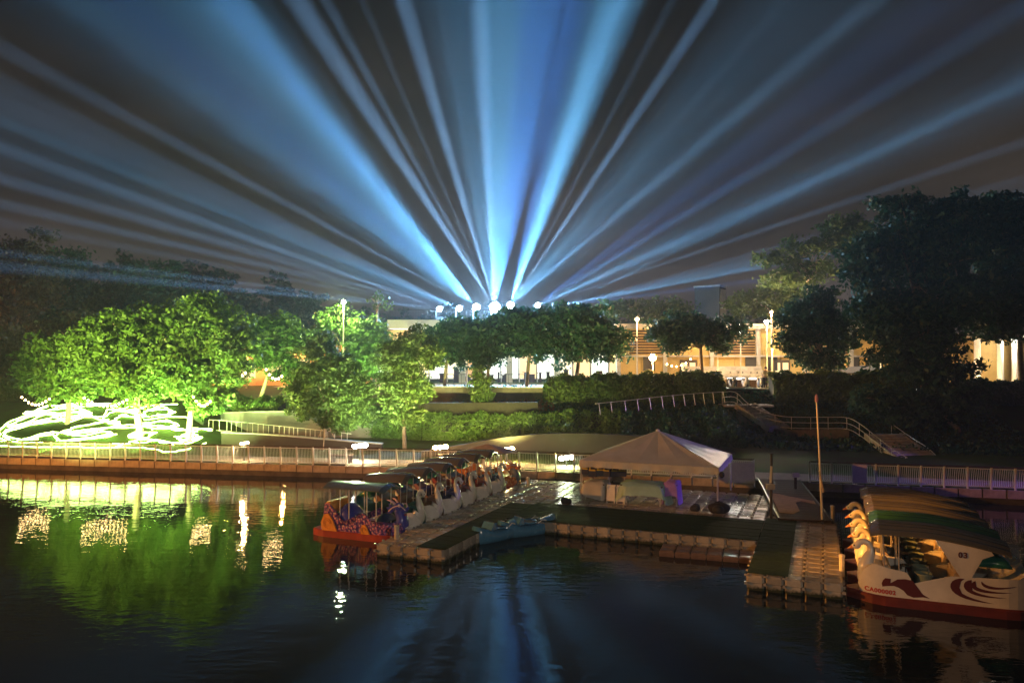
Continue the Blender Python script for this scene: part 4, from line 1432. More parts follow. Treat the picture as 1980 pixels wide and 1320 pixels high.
# poles at the gangway
fp = empty('flag_pole', D(13.5, 8.95, .42), R(0), 'tall thin grey pole with a pinkish cap at the right side of the gangway', 'pole')
top = P(1578, 772, 28.0) - fp.location
MB().tube([(0, 0, -.8), tuple(top * .5), tuple(top)], [.05, .04, .03], 8).build('pole', M_rail, fp)
MB().lathe([(.05, 0), (.07, .1), (.06, .22), (.02, .3)], tuple(top - Vector((0, 0, .1))), 8).build('cap', mat('pink_cap', (.75, .35, .4), .4), fp)
MB().bar(Vector((.02, 0, 1.1)), Vector((-.12, 0, 1.9)), .05).build('rope_wrap', mat('rope', (.6, .42, .25), .8), fp)
sp = empty('stake_pole', D(11.7, 8.9, .42), 0, 'dark pole with a pale rod and grey box at the left side of the gangway', 'pole')
MB().tube([(0, 0, -.6), (.02, 0, 2.45)], [.055, .045], 8).build('pole', M_dark, sp)
MB().bar((-.03, -.05, 1.35), (.0, -.05, 1.98), .06).build('pale_rod', mat('pale_rod_wood', (.75, .66, .48), .6), sp)
MB().box((-.05, -.08, 1.22), (.3, .14, .2)).build('box', M_conc, sp)
sg = empty('sign_stand', P(1537, 933, 33.2), 0, 'small blank tan sign on a brown stand at the head of the gangway', 'sign')
sg.location.z = .68
MB().box((0, 0, .62), (.3, .04, .2)).build('board', mat('tan_board', (.55, .46, .3), .6), sg)
MB().box((0, .04, .25), (.1, .06, .5)).build('stand', M_wood, sg)
bd = empty('notice_board', (gx(1685, 33.2), shore(gx(1685, 33.2)) - .16, .65), -.23, 'blank bluish white board hung on the right picket fence', 'board')
MB().box((0, 0, .5), (.62, .03, .82)).build('panel', M_white, bd)
MB().box((0, .02, .93), (.66, .05, .04)).build('frame', M_rail, bd)
pnl = empty('screen_panel', (gx(1420, 36), shore(gx(1420, 36)) - .1, .65), -.2, 'plain pale screen panel against the fence behind the tent', 'panel')
MB().box((0, -.2, .38), (1.7, .04, .98)).build('panel', mat('pale_panel', (.6, .55, .45), .7, var=.1), pnl)
for x in (-.8, .8):
    MB().box((x, -.16, .4), (.05, .05, 1.1)).build('leg', M_rail, pnl)

# ------------------------------------------------------------------ boats


def wf(x):
    w = .62
    if x > .9: w = .62 * math.sqrt(max(.02, 1 - ((x - .9) / .95) ** 2 * .93))
    if x < -1.4: w = .62 - .15 * ((-1.4 - x) / .7) ** 2
    return w


def side_mesh(name, outline, mat_, sides=(1, -1), off=0.0, thick=0.05, w=wf, cuts=None):
    bm = bmesh.new()
    vs = [bm.verts.new((x, 0, z)) for x, z in outline]
    f = bm.faces.new(vs)
    bmesh.ops.triangulate(bm, faces=[f], ngon_method='EAR_CLIP')
    for x in (cuts or [1.72, 1.66, 1.6, 1.5, 1.4, 1.3, 1.2, 1.1, 1.0, .9, -1.4, -1.6, -1.8, -1.95]):
        bmesh.ops.bisect_plane(bm, geom=bm.verts[:] + bm.edges[:] + bm.faces[:], plane_co=(x, 0, 0), plane_no=(1, 0, 0))
    bmesh.ops.triangulate(bm, faces=bm.faces[:])
    out = MB()
    idx = {v: i for i, v in enumerate(bm.verts)}
    base = [v.co.copy() for v in bm.verts]
    faces = [[idx[v] for v in f.verts] for f in bm.faces]
    bound = [(idx[e.verts[0]], idx[e.verts[1]]) for e in bm.edges if e.is_boundary]
    bm.free()
    for s in sides:
        A_ = [Vector((c.x, s * (w(c.x) + off), c.z)) for c in base]
        if thick:
            B_ = [Vector((c.x, s * (w(c.x) + off - thick), c.z)) for c in base]
            n = len(base)
            out.add(A_ + B_, faces + [[i + n for i in reversed(f)] for f in faces] + [(a, b, b + n, a + n) for a, b in bound])
        else:
            out.add(A_, faces)
    return out.mesh(name, mat_)


def text_outline_mesh(body, size, mat_, at, w=wf, off=.006, sides=(1,), flip=False):
    cu = bpy.data.curves.new('lettering', 'FONT')
    cu.body = body
    cu.size = size
    cu.space_character = 1.14
    cu.offset = size * .04
    t = bpy.data.objects.new('lettering', cu)
    COL.objects.link(t)
    bpy.context.view_layer.update()
    me = bpy.data.meshes.new_from_object(t.evaluated_get(bpy.context.evaluated_depsgraph_get()))
    bpy.data.objects.remove(t)
    out = MB()
    for s in sides:
        # reads left to right when seen from outside
        vs = []
        for v in me.vertices:
            x = at[0] - s * v.co.x
            vs.append(Vector((x, s * (w(x) + off), at[1] + v.co.y)))
        out.add(vs, [tuple(p.vertices) for p in me.polygons])
    return out.mesh('lettering', mat_)


def base_mb(w=wf, grow=.07, x0=-2.14, x1=2.06, z0=-.14, z1=.24):
    rings = []
    for i in range(15):
        x = x0 + (x1 - x0) * i / 14
        ww = w(min(x, 1.8)) + grow
        if x > 1.8: ww *= 1 - .5 * (x - 1.8) / .26
        rings.append([Vector((x, -ww, z0)), Vector((x, ww, z0)), Vector((x, ww, z1 - .03)), Vector((x, ww - .04, z1)), Vector((x, -ww + .04, z1)), Vector((x, -ww, z1 - .03))])
    return MB().loft(rings)


SIDE = [(1.72, .22), (1.79, .42), (1.76, .66), (1.62, .88), (1.44, 1.02), (1.36, 1.03), (1.28, .98), (1.0, .955), (.76, .93), (.64, .89), (.56, .77), (.52, .57), (.46, .46), (.36, .43), (.02, .43), (-.07, .46), (-.11, .6), (-.14, .8), (-.21, .88), (-.34, .91), (-1.0, .90), (-1.6, .92), (-1.85, .98), (-2.0, 1.12), (-2.08, 1.2), (-2.13, 1.08), (-2.04, .72), (-1.93, .5), (-1.96, .22)]
PILLAR = [(-.02, 1.8), (-.3, 1.66), (-.48, 1.45), (-.55, 1.2), (-.56, .91), (-.8, .91), (-.82, 1.08), (-.9, 1.27), (-1.05, 1.42), (-1.3, 1.54), (-1.2, 1.68), (-.6, 1.8)]
DEC_F = [(1.237, 0.562), (1.206, 0.646), (1.151, 0.708), (1.024, 0.706), (1.077, 0.612), (1.031, 0.593), (0.868, 0.711), (0.7, 0.736), (0.519, 0.717), (0.651, 0.636), (0.679, 0.561), (0.644, 0.47), (0.533, 0.404), (0.284, 0.386), (0.127, 0.3), (0.284, 0.316), (0.505, 0.282), (0.644, 0.328), (0.728, 0.429), (0.84, 0.496), (0.953, 0.53), (1.094, 0.51), (1.22, 0.476)]


def swoosh(p0, p1, p2, p3, w0, n=12):
    """tapering curved stroke between bezier points"""
    up, lo = [], []
    p0, p1, p2, p3 = [Vector(p) for p in (p0, p1, p2, p3)]
    for i in range(n + 1):
        t = i / n
        p = p0 * (1 - t) ** 3 + 3 * p1 * t * (1 - t) ** 2 + 3 * p2 * t * t * (1 - t) + p3 * t ** 3
        d = (3 * (p1 - p0) * (1 - t) ** 2 + 6 * (p2 - p1) * t * (1 - t) + 3 * (p3 - p2) * t * t)
        d.normalize()
        nrm = Vector((-d.y, d.x))
        wd = w0 * math.sin(math.pi * (t * .96 + .03)) ** .7 * (1.15 - .7 * t)
        up.append(tuple(p + nrm * wd / 2))
        lo.append(tuple(p - nrm * wd / 2))
    return up + lo[::-1][1:-1]


SWOOSH = [swoosh((-0.653, 0.88), (-0.241, 0.811), (-0.241, 0.371), (-1.285, 0.345), .155),
          swoosh((-0.807, 0.87), (-0.542, 0.767), (-0.631, 0.43), (-1.563, 0.515), .12),
          swoosh((-0.894, 0.86), (-0.719, 0.71), (-0.916, 0.553), (-1.68, 0.655), .11),
          swoosh((-1.025, 0.87), (-1.025, 0.719), (-1.306, 0.675), (-1.797, 0.82), .085)]


def roof_mesh(mat_, x0=-1.68, x1=1.5, hw=.66, zf=1.88, zr=1.56, crown=.20, ribs=True):
    rings_t, rings_b = [], []
    ny = 33 if ribs else 13
    top = MB()
    grid = []
    for i in range(15):
        x = x0 + (x1 - x0) * i / 14
        k = max(0, (.25 - x) / (.25 - x0))
        z0 = zf - (zf - zr) * k ** 1.6
        e = max(0, (x - (x1 - .22)) / .22)
        z0 -= .09 * e * e
        wd = hw * (1 - .10 * e * e) * (1 - .10 * k * k)
        row = []
        for j in range(ny):
            t = -1 + 2 * j / (ny - 1)
            z = z0 + crown * (1 - abs(t) ** 2.2)
            if ribs: z += .012 * math.cos(t * math.pi * 7) * (1 - e)
            row.append(Vector((x, t * wd, z)))
        grid.append(row)
    ring = [row + [p - Vector((0, 0, .035)) for p in reversed(row)] for row in grid]
    return MB().loft(ring).mesh('roof', mat_, smooth=False)


def make_swan():
    o = empty('swan_boat', (0, 0, 0))
    base_mb().build('pontoon', mat('maroon_pontoon', (.14, .018, .011), .5, var=.3, scale=2), o)
    tub = MB()
    rr = []
    for i in range(13):
        x = -1.95 + 3.6 * i / 12
        w = wf(x) - .06
        rr.append([Vector((x, -w, .2)), Vector((x, w, .2)), Vector((x, w, .36)), Vector((x, -w, .36))])
    tub.loft(rr).build('deck', M_inner, o)
    for sd in (1, -1):
        s = link('side_panel', side_mesh('side_panel', SIDE, M_swan, sides=(sd,)), o)
        link('decal', side_mesh('decal', DEC_F, M_decal, sides=(sd,), off=.005, thick=0), s)
        for sw in SWOOSH:
            link('decal', side_mesh('decal', sw, M_decal, sides=(sd,), off=.005, thick=0), s)
        link('roof_support', side_mesh('roof_support', PILLAR, M_swan, sides=(sd,), off=-.01, thick=.06), o)
    # bow: breast, fore deck, stern
    MB().ball((1.5, 0, .58), (.3, .4, .4), 14, 9).build('breast', M_swan, o, smooth=True)
    fd = MB()
    fd.loft([[Vector((x, -w, z)), Vector((x, w, z)), Vector((x, w * .6, z + .05)), Vector((x, -w * .6, z + .05))] for x, w, z in ((1.05, .57, .86), (1.3, .53, .92), (1.5, .43, .88), (1.68, .3, .74))])
    fd.build('fore_deck', M_swan, o)
    st = MB()
    st.loft([[Vector((x, -w, z0)), Vector((x, w, z0)), Vector((x, w, z1)), Vector((x, 0, z1 + .06)), Vector((x, -w, z1))] for x, w, z0, z1 in ((-1.35, .56, .3, .78), (-1.7, .53, .3, .86), (-1.95, .46, .35, 1.0), (-2.06, .42, .7, 1.1))])
    st.build('stern', M_swan, o, smooth=False)
    neck = smooth_pts([Vector((1.54, 0, .6)), Vector((1.58, 0, .82)), Vector((1.52, 0, 1.05)), Vector((1.45, 0, 1.24)), Vector((1.5, 0, 1.41)), Vector((1.62, 0, 1.48)), Vector((1.73, 0, 1.45)), Vector((1.8, 0, 1.36))], 4)
    rad = [.25 - .17 * min(1, i / 14) + .01 * max(0, (i - 22) / 6) for i in range(len(neck))]
    nk = MB().tube(neck, rad, 12).build('neck', M_swan, o, smooth=True)
    hd = MB().ball((1.82, 0, 1.345), (.12, .085, .085), 12, 8).build('head', M_swan, o, smooth=True)
    MB().loft([[Vector((x, -w, z - h)), Vector((x, w, z - h)), Vector((x, w * .7, z + h)), Vector((x, -w * .7, z + h))] for x, w, z, h in ((1.9, .05, 1.335, .045), (1.97, .038, 1.30, .025), (2.04, .012, 1.26, .01))]).build('beak', M_beak, hd)
    for sg_ in (-1, 1):
        MB().ball((1.87, sg_ * .066, 1.375), .022, 8, 6).build('eye', M_black, hd)
    # benches and tubs
    for x, f in ((1.0, 1), (-.42, -1)):
        q = MB()
        prof = [(x, .36), (x - f * .02, .72), (x + f * .02, .98), (x + f * .1, 1.05), (x + f * .17, 1.0), (x + f * .17, .36)]
        q.prism(prof, -.52, .52).build('backrest', M_seatb, o)
        MB().box((x - f * .24, 0, .5), (.44, 1.02, .14)).build('seat', M_inner, o)
    tm = MB().lathe([(.15, .36), (.17, .5), (.2, .82), (.215, .86), (.185, .85), (.15, .55)], n=16).mesh('tub_seat', M_seatg, smooth=True)
    for y in (.36, -.36):
        q = link('tub_seat', tm, o)
        q.location = (.24, y, .02)
    for y in (-.54, .54):
        MB().tube([(.82, y, .5), (.82, y, 1.9)], .018, 6).build('roof_post', M_rail, o)
        MB().tube([(1.16, y, .85), (1.2, y, 1.88)], .018, 6).build('roof_post', M_rail, o)
    MB().lathe([(.02, .5), (.02, .92), (.16, .93), (.16, .95), (.02, .95)], (.62, 0, 0), 12).build('steering_wheel', M_dark, o)
    link('roof', roof_mesh(M_roofg), o)
    tsm = MB()
    rings = []
    for i in range(9):
        t = math.pi * i / 8
        x = -1.3 - .42 * math.cos(t)
        h = .17 * math.sin(t) + .01
        rings.append([Vector((x, -.5, 1.2)), Vector((x, .5, 1.2)), Vector((x, .46, 1.2 + h)), Vector((x, 0, 1.24 + h * 1.4)), Vector((x, -.46, 1.2 + h))])
    tsm.loft(rings).build('rear_shell', M_teal, o, smooth=True)
    return o


def boat_place(o, a_bow, b, heading, base=None):
    """bow tip at dock coordinates (a, b); heading +1 = towards +a"""
    c = D(a_bow - heading * 2.05, b, 0) if base is None else base
    o.location = c
    o.rotation_euler[2] = -TH if heading > 0 else math.pi - TH


def child(o, n):
    return [c for c in o.children if c.name.split('.')[0] == n]


swan0 = make_swan()
near = Vector((9.22, 20.7, 0)) + DV * 2.05
g_r = 'swan boats moored side by side at the right'
labs = ['white swan boat numbered 03 with maroon swooshes, nearest of the right row', 'swan boat with a grey roof directly behind the numbered one', 'swan boat with the green roof in the right row', 'swan boat behind the green roofed one, next to last of the right row', 'swan boat farthest back in the right row, its roof topmost']
rights = []
for k in range(5):
    o = swan0 if k == 0 else copy_tree(swan0)
    boat_place(o, 0, 0, -1, near + DU * 1.41 * k + DV * random.uniform(-.03, .03))
    tag(o, labs[k], 'swan boat', g_r)
    rights.append(o)
for k, mm in enumerate((M_roofg, M_roofgr, M_roofg, M_roofg, M_roofg)):
    setmat(child(rights[k], 'roof')[0], mm)
# only the first boat of this row shows its numbers
sp_ = child(swan0, 'side_panel')[0]
link('lettering', text_outline_mesh('CA000002', .15, M_redtx, (1.64, .30)), sp_)
link('lettering', text_outline_mesh('03', .19, M_decal, (-.52, 1.42), off=.004), child(swan0, 'roof_support')[0])

# left row
M_hull = [mat('green_seat', (.02, .10, .07), .4), mat('brown_seat', (.16, .09, .05), .4), mat('navy_seat', (.02, .03, .10), .4), mat('mauve_seat', (.22, .10, .13), .4), mat('red_seat', (.22, .03, .03), .4), mat('blue_seat', (.03, .06, .18), .4)]
seatn = ['green', 'brown', 'navy', 'mauve', 'red', 'blue']
ROOF_L = roof_mesh(M_roofd, -1.45, 1.15, .64, 1.86, 1.74, .26, ribs=False)
L0 = swan0
for k in range(6):
    o = copy_tree(swan0)
    boat_place(o, 0, 0, 1, D(-.12 - 2.05 * .74 + random.uniform(-.05, .05), 3.75 + 1.54 * k, 0))
    o.scale = (.74, .86, 1.0)
    tag(o, ['white swan boat with dark green seats, next to the purple dragon boat', 'white swan boat with brown seats, second along the left walkway', 'white swan boat with navy seats, third along the left walkway', 'white swan boat with mauve seats, fourth along the left walkway', 'white swan boat with red seats, fifth along the left walkway', 'white swan boat with blue seats, next to the orange dragon boat'][k], 'swan boat', 'swan boats moored along the left walkway')
    for c in list(o.children):
        nm = c.name.split('.')[0]
        if nm in ('backrest', 'seat', 'tub_seat', 'deck'): setmat(c, M_hull[k])
        if nm == 'roof': c.data = ROOF_L
        if nm == 'side_panel': c.scale = (1, 1, .72)
        if nm in ('fore_deck', 'stern'): setmat(c, M_hull[k])
        if nm == 'pontoon': setmat(c, M_swan)
        if nm == 'roof_support':
            remove_tree(c)
            continue
        for g_ in list(c.children):
            if g_.name.startswith(('lettering', 'decal')): bpy.data.objects.remove(g_)


def scales(name, base, spot):
    m = bpy.data.materials.new(name)
    m.use_nodes = True
    nt = m.node_tree
    b = nt.nodes['Principled BSDF']
    b.inputs['Roughness'].default_value = .35
    tc = nt.nodes.new('ShaderNodeTexCoord')
    vo = nt.nodes.new('ShaderNodeTexVoronoi')
    vo.inputs['Scale'].default_value = 11
    rp = nt.nodes.new('ShaderNodeValToRGB')
    rp.color_ramp.elements[0].position, rp.color_ramp.elements[1].position = .12, .62
    rp.color_ramp.elements[0].color = (*spot, 1)
    rp.color_ramp.elements[1].color = (*base, 1)
    bp = nt.nodes.new('ShaderNodeBump')
    bp.inputs['Strength'].default_value = 1
    bp.inputs['Distance'].default_value = .03
    bp.invert = True
    nt.links.new(tc.outputs['Object'], vo.inputs['Vector'])
    nt.links.new(vo.outputs['Distance'], rp.inputs[0])
    nt.links.new(vo.outputs['Distance'], bp.inputs['Height'])
    nt.links.new(rp.outputs[0], b.inputs['Base Color'])
    nt.links.new(bp.outputs[0], b.inputs['Normal'])
    return m


M_purp = scales('purple_scales', (.06, .03, .22), (.62, .22, .40))
M_blue = mat('deep_blue_gelcoat', (.05, .06, .38), .3, coat=.4, var=.1)
M_bseat = mat('blue_black_seat', (.012, .03, .09), .3, coat=.3)
M_orf = mat('orange_fin', (.72, .30, .04), .45, var=.2, scale=5, bump=.3)
M_pinkw = mat('pale_pink_trim', (.7, .5, .6), .4)
DSIDE = [(-1.52, 1.22), (-1.34, 1.24), (-1.15, 1.1), (-.95, .86), (-.72, .6), (-.52, .52), (-.2, .54), (-.05, .66), (.1, .9), (.28, .97), (.45, .9), (.65, .72), (.9, .6), (1.25, .58), (1.55, .7), (1.8, .66), (1.85, .45), (1.75, .22), (-1.68, .22), (-1.6, .7)]


def make_dragon():
    o = empty('dragon_boat', (0, 0, 0))
    base_mb(z1=.25, x0=-2.15, x1=2.1).build('pontoon', M_redb, o)
    tub = MB()
    rr = []
    for i in range(13):
        x = -1.7 + 3.4 * i / 12
        w = wf(x) - .06
        rr.append([Vector((x, -w, .2)), Vector((x, w, .2)), Vector((x, w, .38)), Vector((x, -w, .38))])
    tub.loft(rr).build('deck', M_bseat, o)
    for sd in (1, -1):
        s = link('side_panel', side_mesh('side_panel', DSIDE, M_purp, sides=(sd,)), o)
    for (fx, fz, fr, nm) in ((-1.3, .5, .36, 'fin'), (.42, .4, .2, 'fin')):
        prof = [(fx - fr * .85, .24), (fx - fr, .24 + fr * .8), (fx - fr * .55, .24 + fr * 1.65), (fx, .24 + fr * 1.75), (fx + fr * .5, .24 + fr * 1.2), (fx + fr * 1.15, .24)]
        for sgn in (-1, 1):
            m_ = MB()
            y0 = sgn * (.625)
            m_.prism(prof, y0, y0 + sgn * .06)
            cx, cz = fx - .05, .24 + fr * .75
            for k in range(2):    # raised scroll
                rad = fr * (.5 - .2 * k)
                m_.tube([(cx + rad * math.cos(t), y0 + sgn * .065, cz + rad * math.sin(t)) for t in [i * .6 for i in range(9)]], .018, 4)
            m_.build(nm, M_orf, o)
    tail = MB()
    tail.loft([[Vector((x, -w, z0)), Vector((x, w, z0)), Vector((x, w, z1)), Vector((x, -w, z1))] for x, w, z0, z1 in ((-1.62, .34, .75, 1.02), (-1.58, .5, .8, 1.18), (-1.42, .58, .82, 1.3), (-1.28, .58, .9, 1.3), (-1.2, .5, 1.0, 1.2))])
    tail.build('tail_fin', M_orf, o)
    # seat shells
    for x, r in ((-.72, .45), (.95, .3)):
        sh = MB()
        rings = []
        for i in range(8):
            t = .1 + math.pi * .8 * i / 7
            rings.append([Vector((x - r * math.cos(t), .56 * math.cos(p), .4 + (.82 if r > .4 else .55) * math.sin(t) * abs(math.sin(p)) ** .6)) for p in [math.pi * k / 10 for k in range(11)]])
        sh.loft(rings, cap=False, closed=False).build('seat_shell', M_blue if r > .4 else M_bseat, o, smooth=True)
    MB().box((.62, 0, .75), (.3, .9, .06)).build('dashboard', M_pinkw, o)
    # neck and head
    nk = smooth_pts([Vector((1.5, 0, .4)), Vector((1.72, 0, .62)), Vector((1.62, 0, .92)), Vector((1.5, 0, 1.1))], 4)
    neck = MB().tube(nk, [.3, .3, .28, .27, .26, .25, .24, .22, .21, .2, .2, .19, .18], 12).build('neck', M_blue, o, smooth=True)
    sc_ = MB()
    for k in range(6):
        sc_.ball((1.98 - .05 * k, 0, .36 + .1 * k), (.05, .16, .035), 8, 5)
    sc_.build('belly_scales', M_white, neck, smooth=True)
    hd = MB().ball((1.52, 0, 1.17), (.25, .2, .18), 12, 8).build('head', M_blue, o, smooth=True)
    sn = MB()
    sn.ball((1.78, 0, 1.1), (.2, .13, .09), 12, 7)
    sn.ball((1.92, .07, 1.16), (.06, .05, .05), 8, 5)
    sn.ball((1.92, -.07, 1.16), (.06, .05, .05), 8, 5)
    sn.build('snout', M_blue, hd, smooth=True)
    MB().loft([[Vector((x, -w, z)), Vector((x, w, z)), Vector((x, w, z - .06)), Vector((x, -w, z - .06))] for x, w, z in ((1.5, .12, 1.02), (1.7, .11, .96), (1.88, .06, .96))]).build('jaw', M_redb, hd)
    for sgn in (-1, 1):
        MB().ball((1.64, sgn * .13, 1.27), .06, 8, 6).build('eye', M_white, hd, smooth=True)
        MB().tube(smooth_pts([Vector((1.45, sgn * .1, 1.3)), Vector((1.3, sgn * .16, 1.42)), Vector((1.12, sgn * .2, 1.46))], 4), [.05, .045, .042, .04, .036, .032, .028, .02, .01], 8).build('horn', M_pinkw, hd, smooth=True)
        MB().prism([(1.4, 1.25), (1.2, 1.34), (1.24, 1.2), (1.08, 1.18), (1.2, 1.08), (1.1, .98), (1.3, .98), (1.42, 1.05)], sgn * .17, sgn * .2).build('mane_fin', M_blue, hd)
        MB().tube(smooth_pts([Vector((1.9, sgn * .1, 1.12)), Vector((1.75, sgn * .24, 1.28)), Vector((1.5, sgn * .32, 1.24)), Vector((1.3, sgn * .36, 1.08))], 4), .022, 6).build('whisker', M_pinkw, hd, smooth=True)
    rp = MB().tube([(0, 0, .4), (0, 0, 1.84)], .022, 6).mesh('roof_post', M_white)
    for x in (-.85, -.42, .42, .85):
        for y in (-.52, .52):
            q = link('roof_post', rp, o)
            q.location = (x, y, 0)
    return o


dr = make_dragon()
boat_place(dr, 0, 0, 1, D(-.02 - 2.05 * .9, 2.25, 0))
dr.scale = (.9, .94, .97)
tag(dr, 'purple scaled dragon boat with orange fins, nearest on the left walkway', 'dragon boat', 'dragon boats on the left walkway')
dr2 = copy_tree(dr)
boat_place(dr2, .1, 13.15, 1)
tag(dr2, 'orange headed dragon boat numbered 02 with a peaked canopy, farthest on the left walkway', 'dragon boat', 'dragon boats on the left walkway')
link('roof', roof_mesh(M_roofd, -1.62, 1.25, .68, 1.84, 1.80, .17, ribs=False), dr)
pk = MB()
rings = [[Vector((x * s, y * s, z)) for x, y in ((-1.45, -.75), (1.45, -.75), (1.45, .75), (-1.45, .75))] for s, z in ((1, 1.86), (.98, 1.9), (.6, 2.02), (.25, 2.16), (.02, 2.24))]
pk.loft(rings).build('canopy', mat('tan_canopy', (.40, .32, .26), .7, var=.15), dr2)
M_or = scales('orange_scales', (.5, .12, .02), (.75, .4, .1))
M_orh = mat('orange_gelcoat', (.62, .2, .05), .35, coat=.3)
for c in dr2.children:
    nm = c.name.split('.')[0]
    if nm in ('side_panel',): setmat(c, M_or)
    if nm in ('neck', 'head', 'seat_shell'): setmat(c, M_orh if nm != 'neck' else mat('dull_blue_grey', (.14, .15, .2), .4))
    for g_ in c.children:
        if g_.name.split('.')[0] in ('snout', 'mane_fin'): setmat(g_, M_orh)
        if g_.name.split('.')[0] == 'belly_scales': setmat(g_, M_orh)
link('lettering', text_outline_mesh('02', .2, M_white, (1.22, .36), sides=(-1,)), child(dr2, 'side_panel')[1])

# blue pedal boats in the basin
M_kay = mat('blue_shell', (.06, .20, .36), .25, coat=.5, var=.12)


def pedal_boat(loc, rz, L, label):
    o = empty('pedal_boat', loc, rz, label, 'pedal boat', 'blue pedal boats in the dock basin')
    rings = []
    for i in range(13):
        t = i / 12
        x = (t - .5) * L
        w = .46 * math.sin(math.pi * (.06 + .88 * t)) ** .55
        zt = .30 + .22 * (abs(t - .5) * 2) ** 2.2
        if .3 < t < .75: zt -= .04
        rings.append([Vector((x, -w * .6, -.08)), Vector((x, w * .6, -.08)), Vector((x, w, .12)), Vector((x, w * .96, zt)), Vector((x, w * .6, zt + .09)), Vector((x, -w * .6, zt + .09)), Vector((x, -w * .96, zt)), Vector((x, -w, .12))])
    MB().loft(rings).build('hull', M_kay, o, smooth=True)
    MB().lathe([(.02, .37), (.3, .40), (.36, .46), (.33, .48), (.27, .44)], (.05, 0, 0), 14).build('cockpit_rim', M_kay, o, smooth=True)
    MB().lathe([(.27, .45), (.24, .451), (.02, .452)], (.05, 0, 0), 12).build('cockpit', M_inner, o)
    MB().loft([[Vector((x, -.3, z0)), Vector((x, .3, z0)), Vector((x, .26, z1)), Vector((x, -.26, z1))] for x, z0, z1 in ((-.5, .4, .46), (-.38, .42, .66), (-.28, .42, .64))]).build('backrest', M_kay, o)
    for s in (-1, 1):
        MB().tube([(.3, s * .3, .42), (.5, s * .28, .52), (.68, s * .26, .46)], .018, 5).build('grab_handle', M_white, o)


pedal_boat((-.55, 27.0, 0), R(46), 2.1, 'blue pedal boat with its rounded bow raised, left one in the basin')
pedal_boat((.55, 27.75, 0), R(30), 2.3, 'blue pedal boat close to the turf edge, right one in the basin')

# ------------------------------------------------------------------ tent and what stands under it
tent = empty('marquee_tent', D(6.75, 12.25), -TH, 'grey white peaked marquee tent on thin poles standing on the dock', 'tent')
hx, hy, ze, zp = 2.9, 2.3, 1.66, 2.83
cn = MB()
pk_ = Vector((0, 0, zp))
corners = [Vector((-hx, -hy, ze)), Vector((hx, -hy, ze)), Vector((hx, hy, ze)), Vector((-hx, hy, ze))]
for k in range(4):
    a, b = corners[k], corners[(k + 1) % 4]
    nu, nv = 12, 8
    vs, fs = [], []
    for j in range(nv + 1):
        for i in range(nu + 1):
            p = a.lerp(b, i / nu).lerp(pk_, j / nv)
            sag = .10 * math.sin(math.pi * j / nv) * (0.35 + .65 * math.sin(math.pi * i / nu))
            vs.append(p - Vector((0, 0, sag - .035 * math.sin(i * 1.55 + k) * math.sin(math.pi * j / nv))))
    for j in range(nv):
        for i in range(nu):
            q = j * (nu + 1) + i
            fs.append((q, q + 1, q + nu + 2, q + nu + 1))
    cn.add(vs, fs)
cn.build('canopy', M_tent, tent, smooth=False)
vl = MB()
for k in range(4):
    a, b = corners[k], corners[(k + 1) % 4]
    n = 40
    out = Vector(((a + b).x, (a + b).y, 0)).normalized() * .02
    vs, fs = [], []
    for i in range(n + 1):
        p = a.lerp(b, i / n) + out
        dp = .26 + .045 * abs(math.sin(i * math.pi / 4)) + .02 * math.sin(i * 1.7)
        w_ = out * (1.2 * math.sin(i * 1.1 + k))
        vs += [p, p + w_ - Vector((0, 0, dp * .6)), p + w_ * 1.6 - Vector((0, 0, dp))]
    for i in range(n):
        for r in range(2):
            fs.append((i * 3 + r, i * 3 + 3 + r, i * 3 + 4 + r, i * 3 + 1 + r))
    vl.add(vs, fs)
vl.build('valance', M_tent, tent)
MB().ball((0, 0, zp), (.1, .1, .06), 8, 5).build('peak_cap', M_white, tent)
pmesh = MB().tube([(0, 0, 0), (0, 0, ze)], .035, 8).mesh('tent_pole', M_rail)
for c in corners:
    o = link('tent_pole', pmesh, tent)
    o.location = (c.x * .985, c.y * .985, 0)
fr = MB()
for k in range(4):
    a, b = corners[k] - Vector((0, 0, .05)), corners[(k + 1) % 4] - Vector((0, 0, .05))
    fr.bar(a * .985, b * .985, .04)
    fr.bar(corners[k] * .97 - Vector((0, 0, .03)), pk_ - Vector((0, 0, .15)), .03)
fr.build('frame', M_rail, tent)
for (cx, cy_) in ((hx, -hy),):
    MB().ball((cx + .12, cy_ + .05, ze - .28), (.11, .11, .13), 8, 6).build('speaker', M_black, tent)


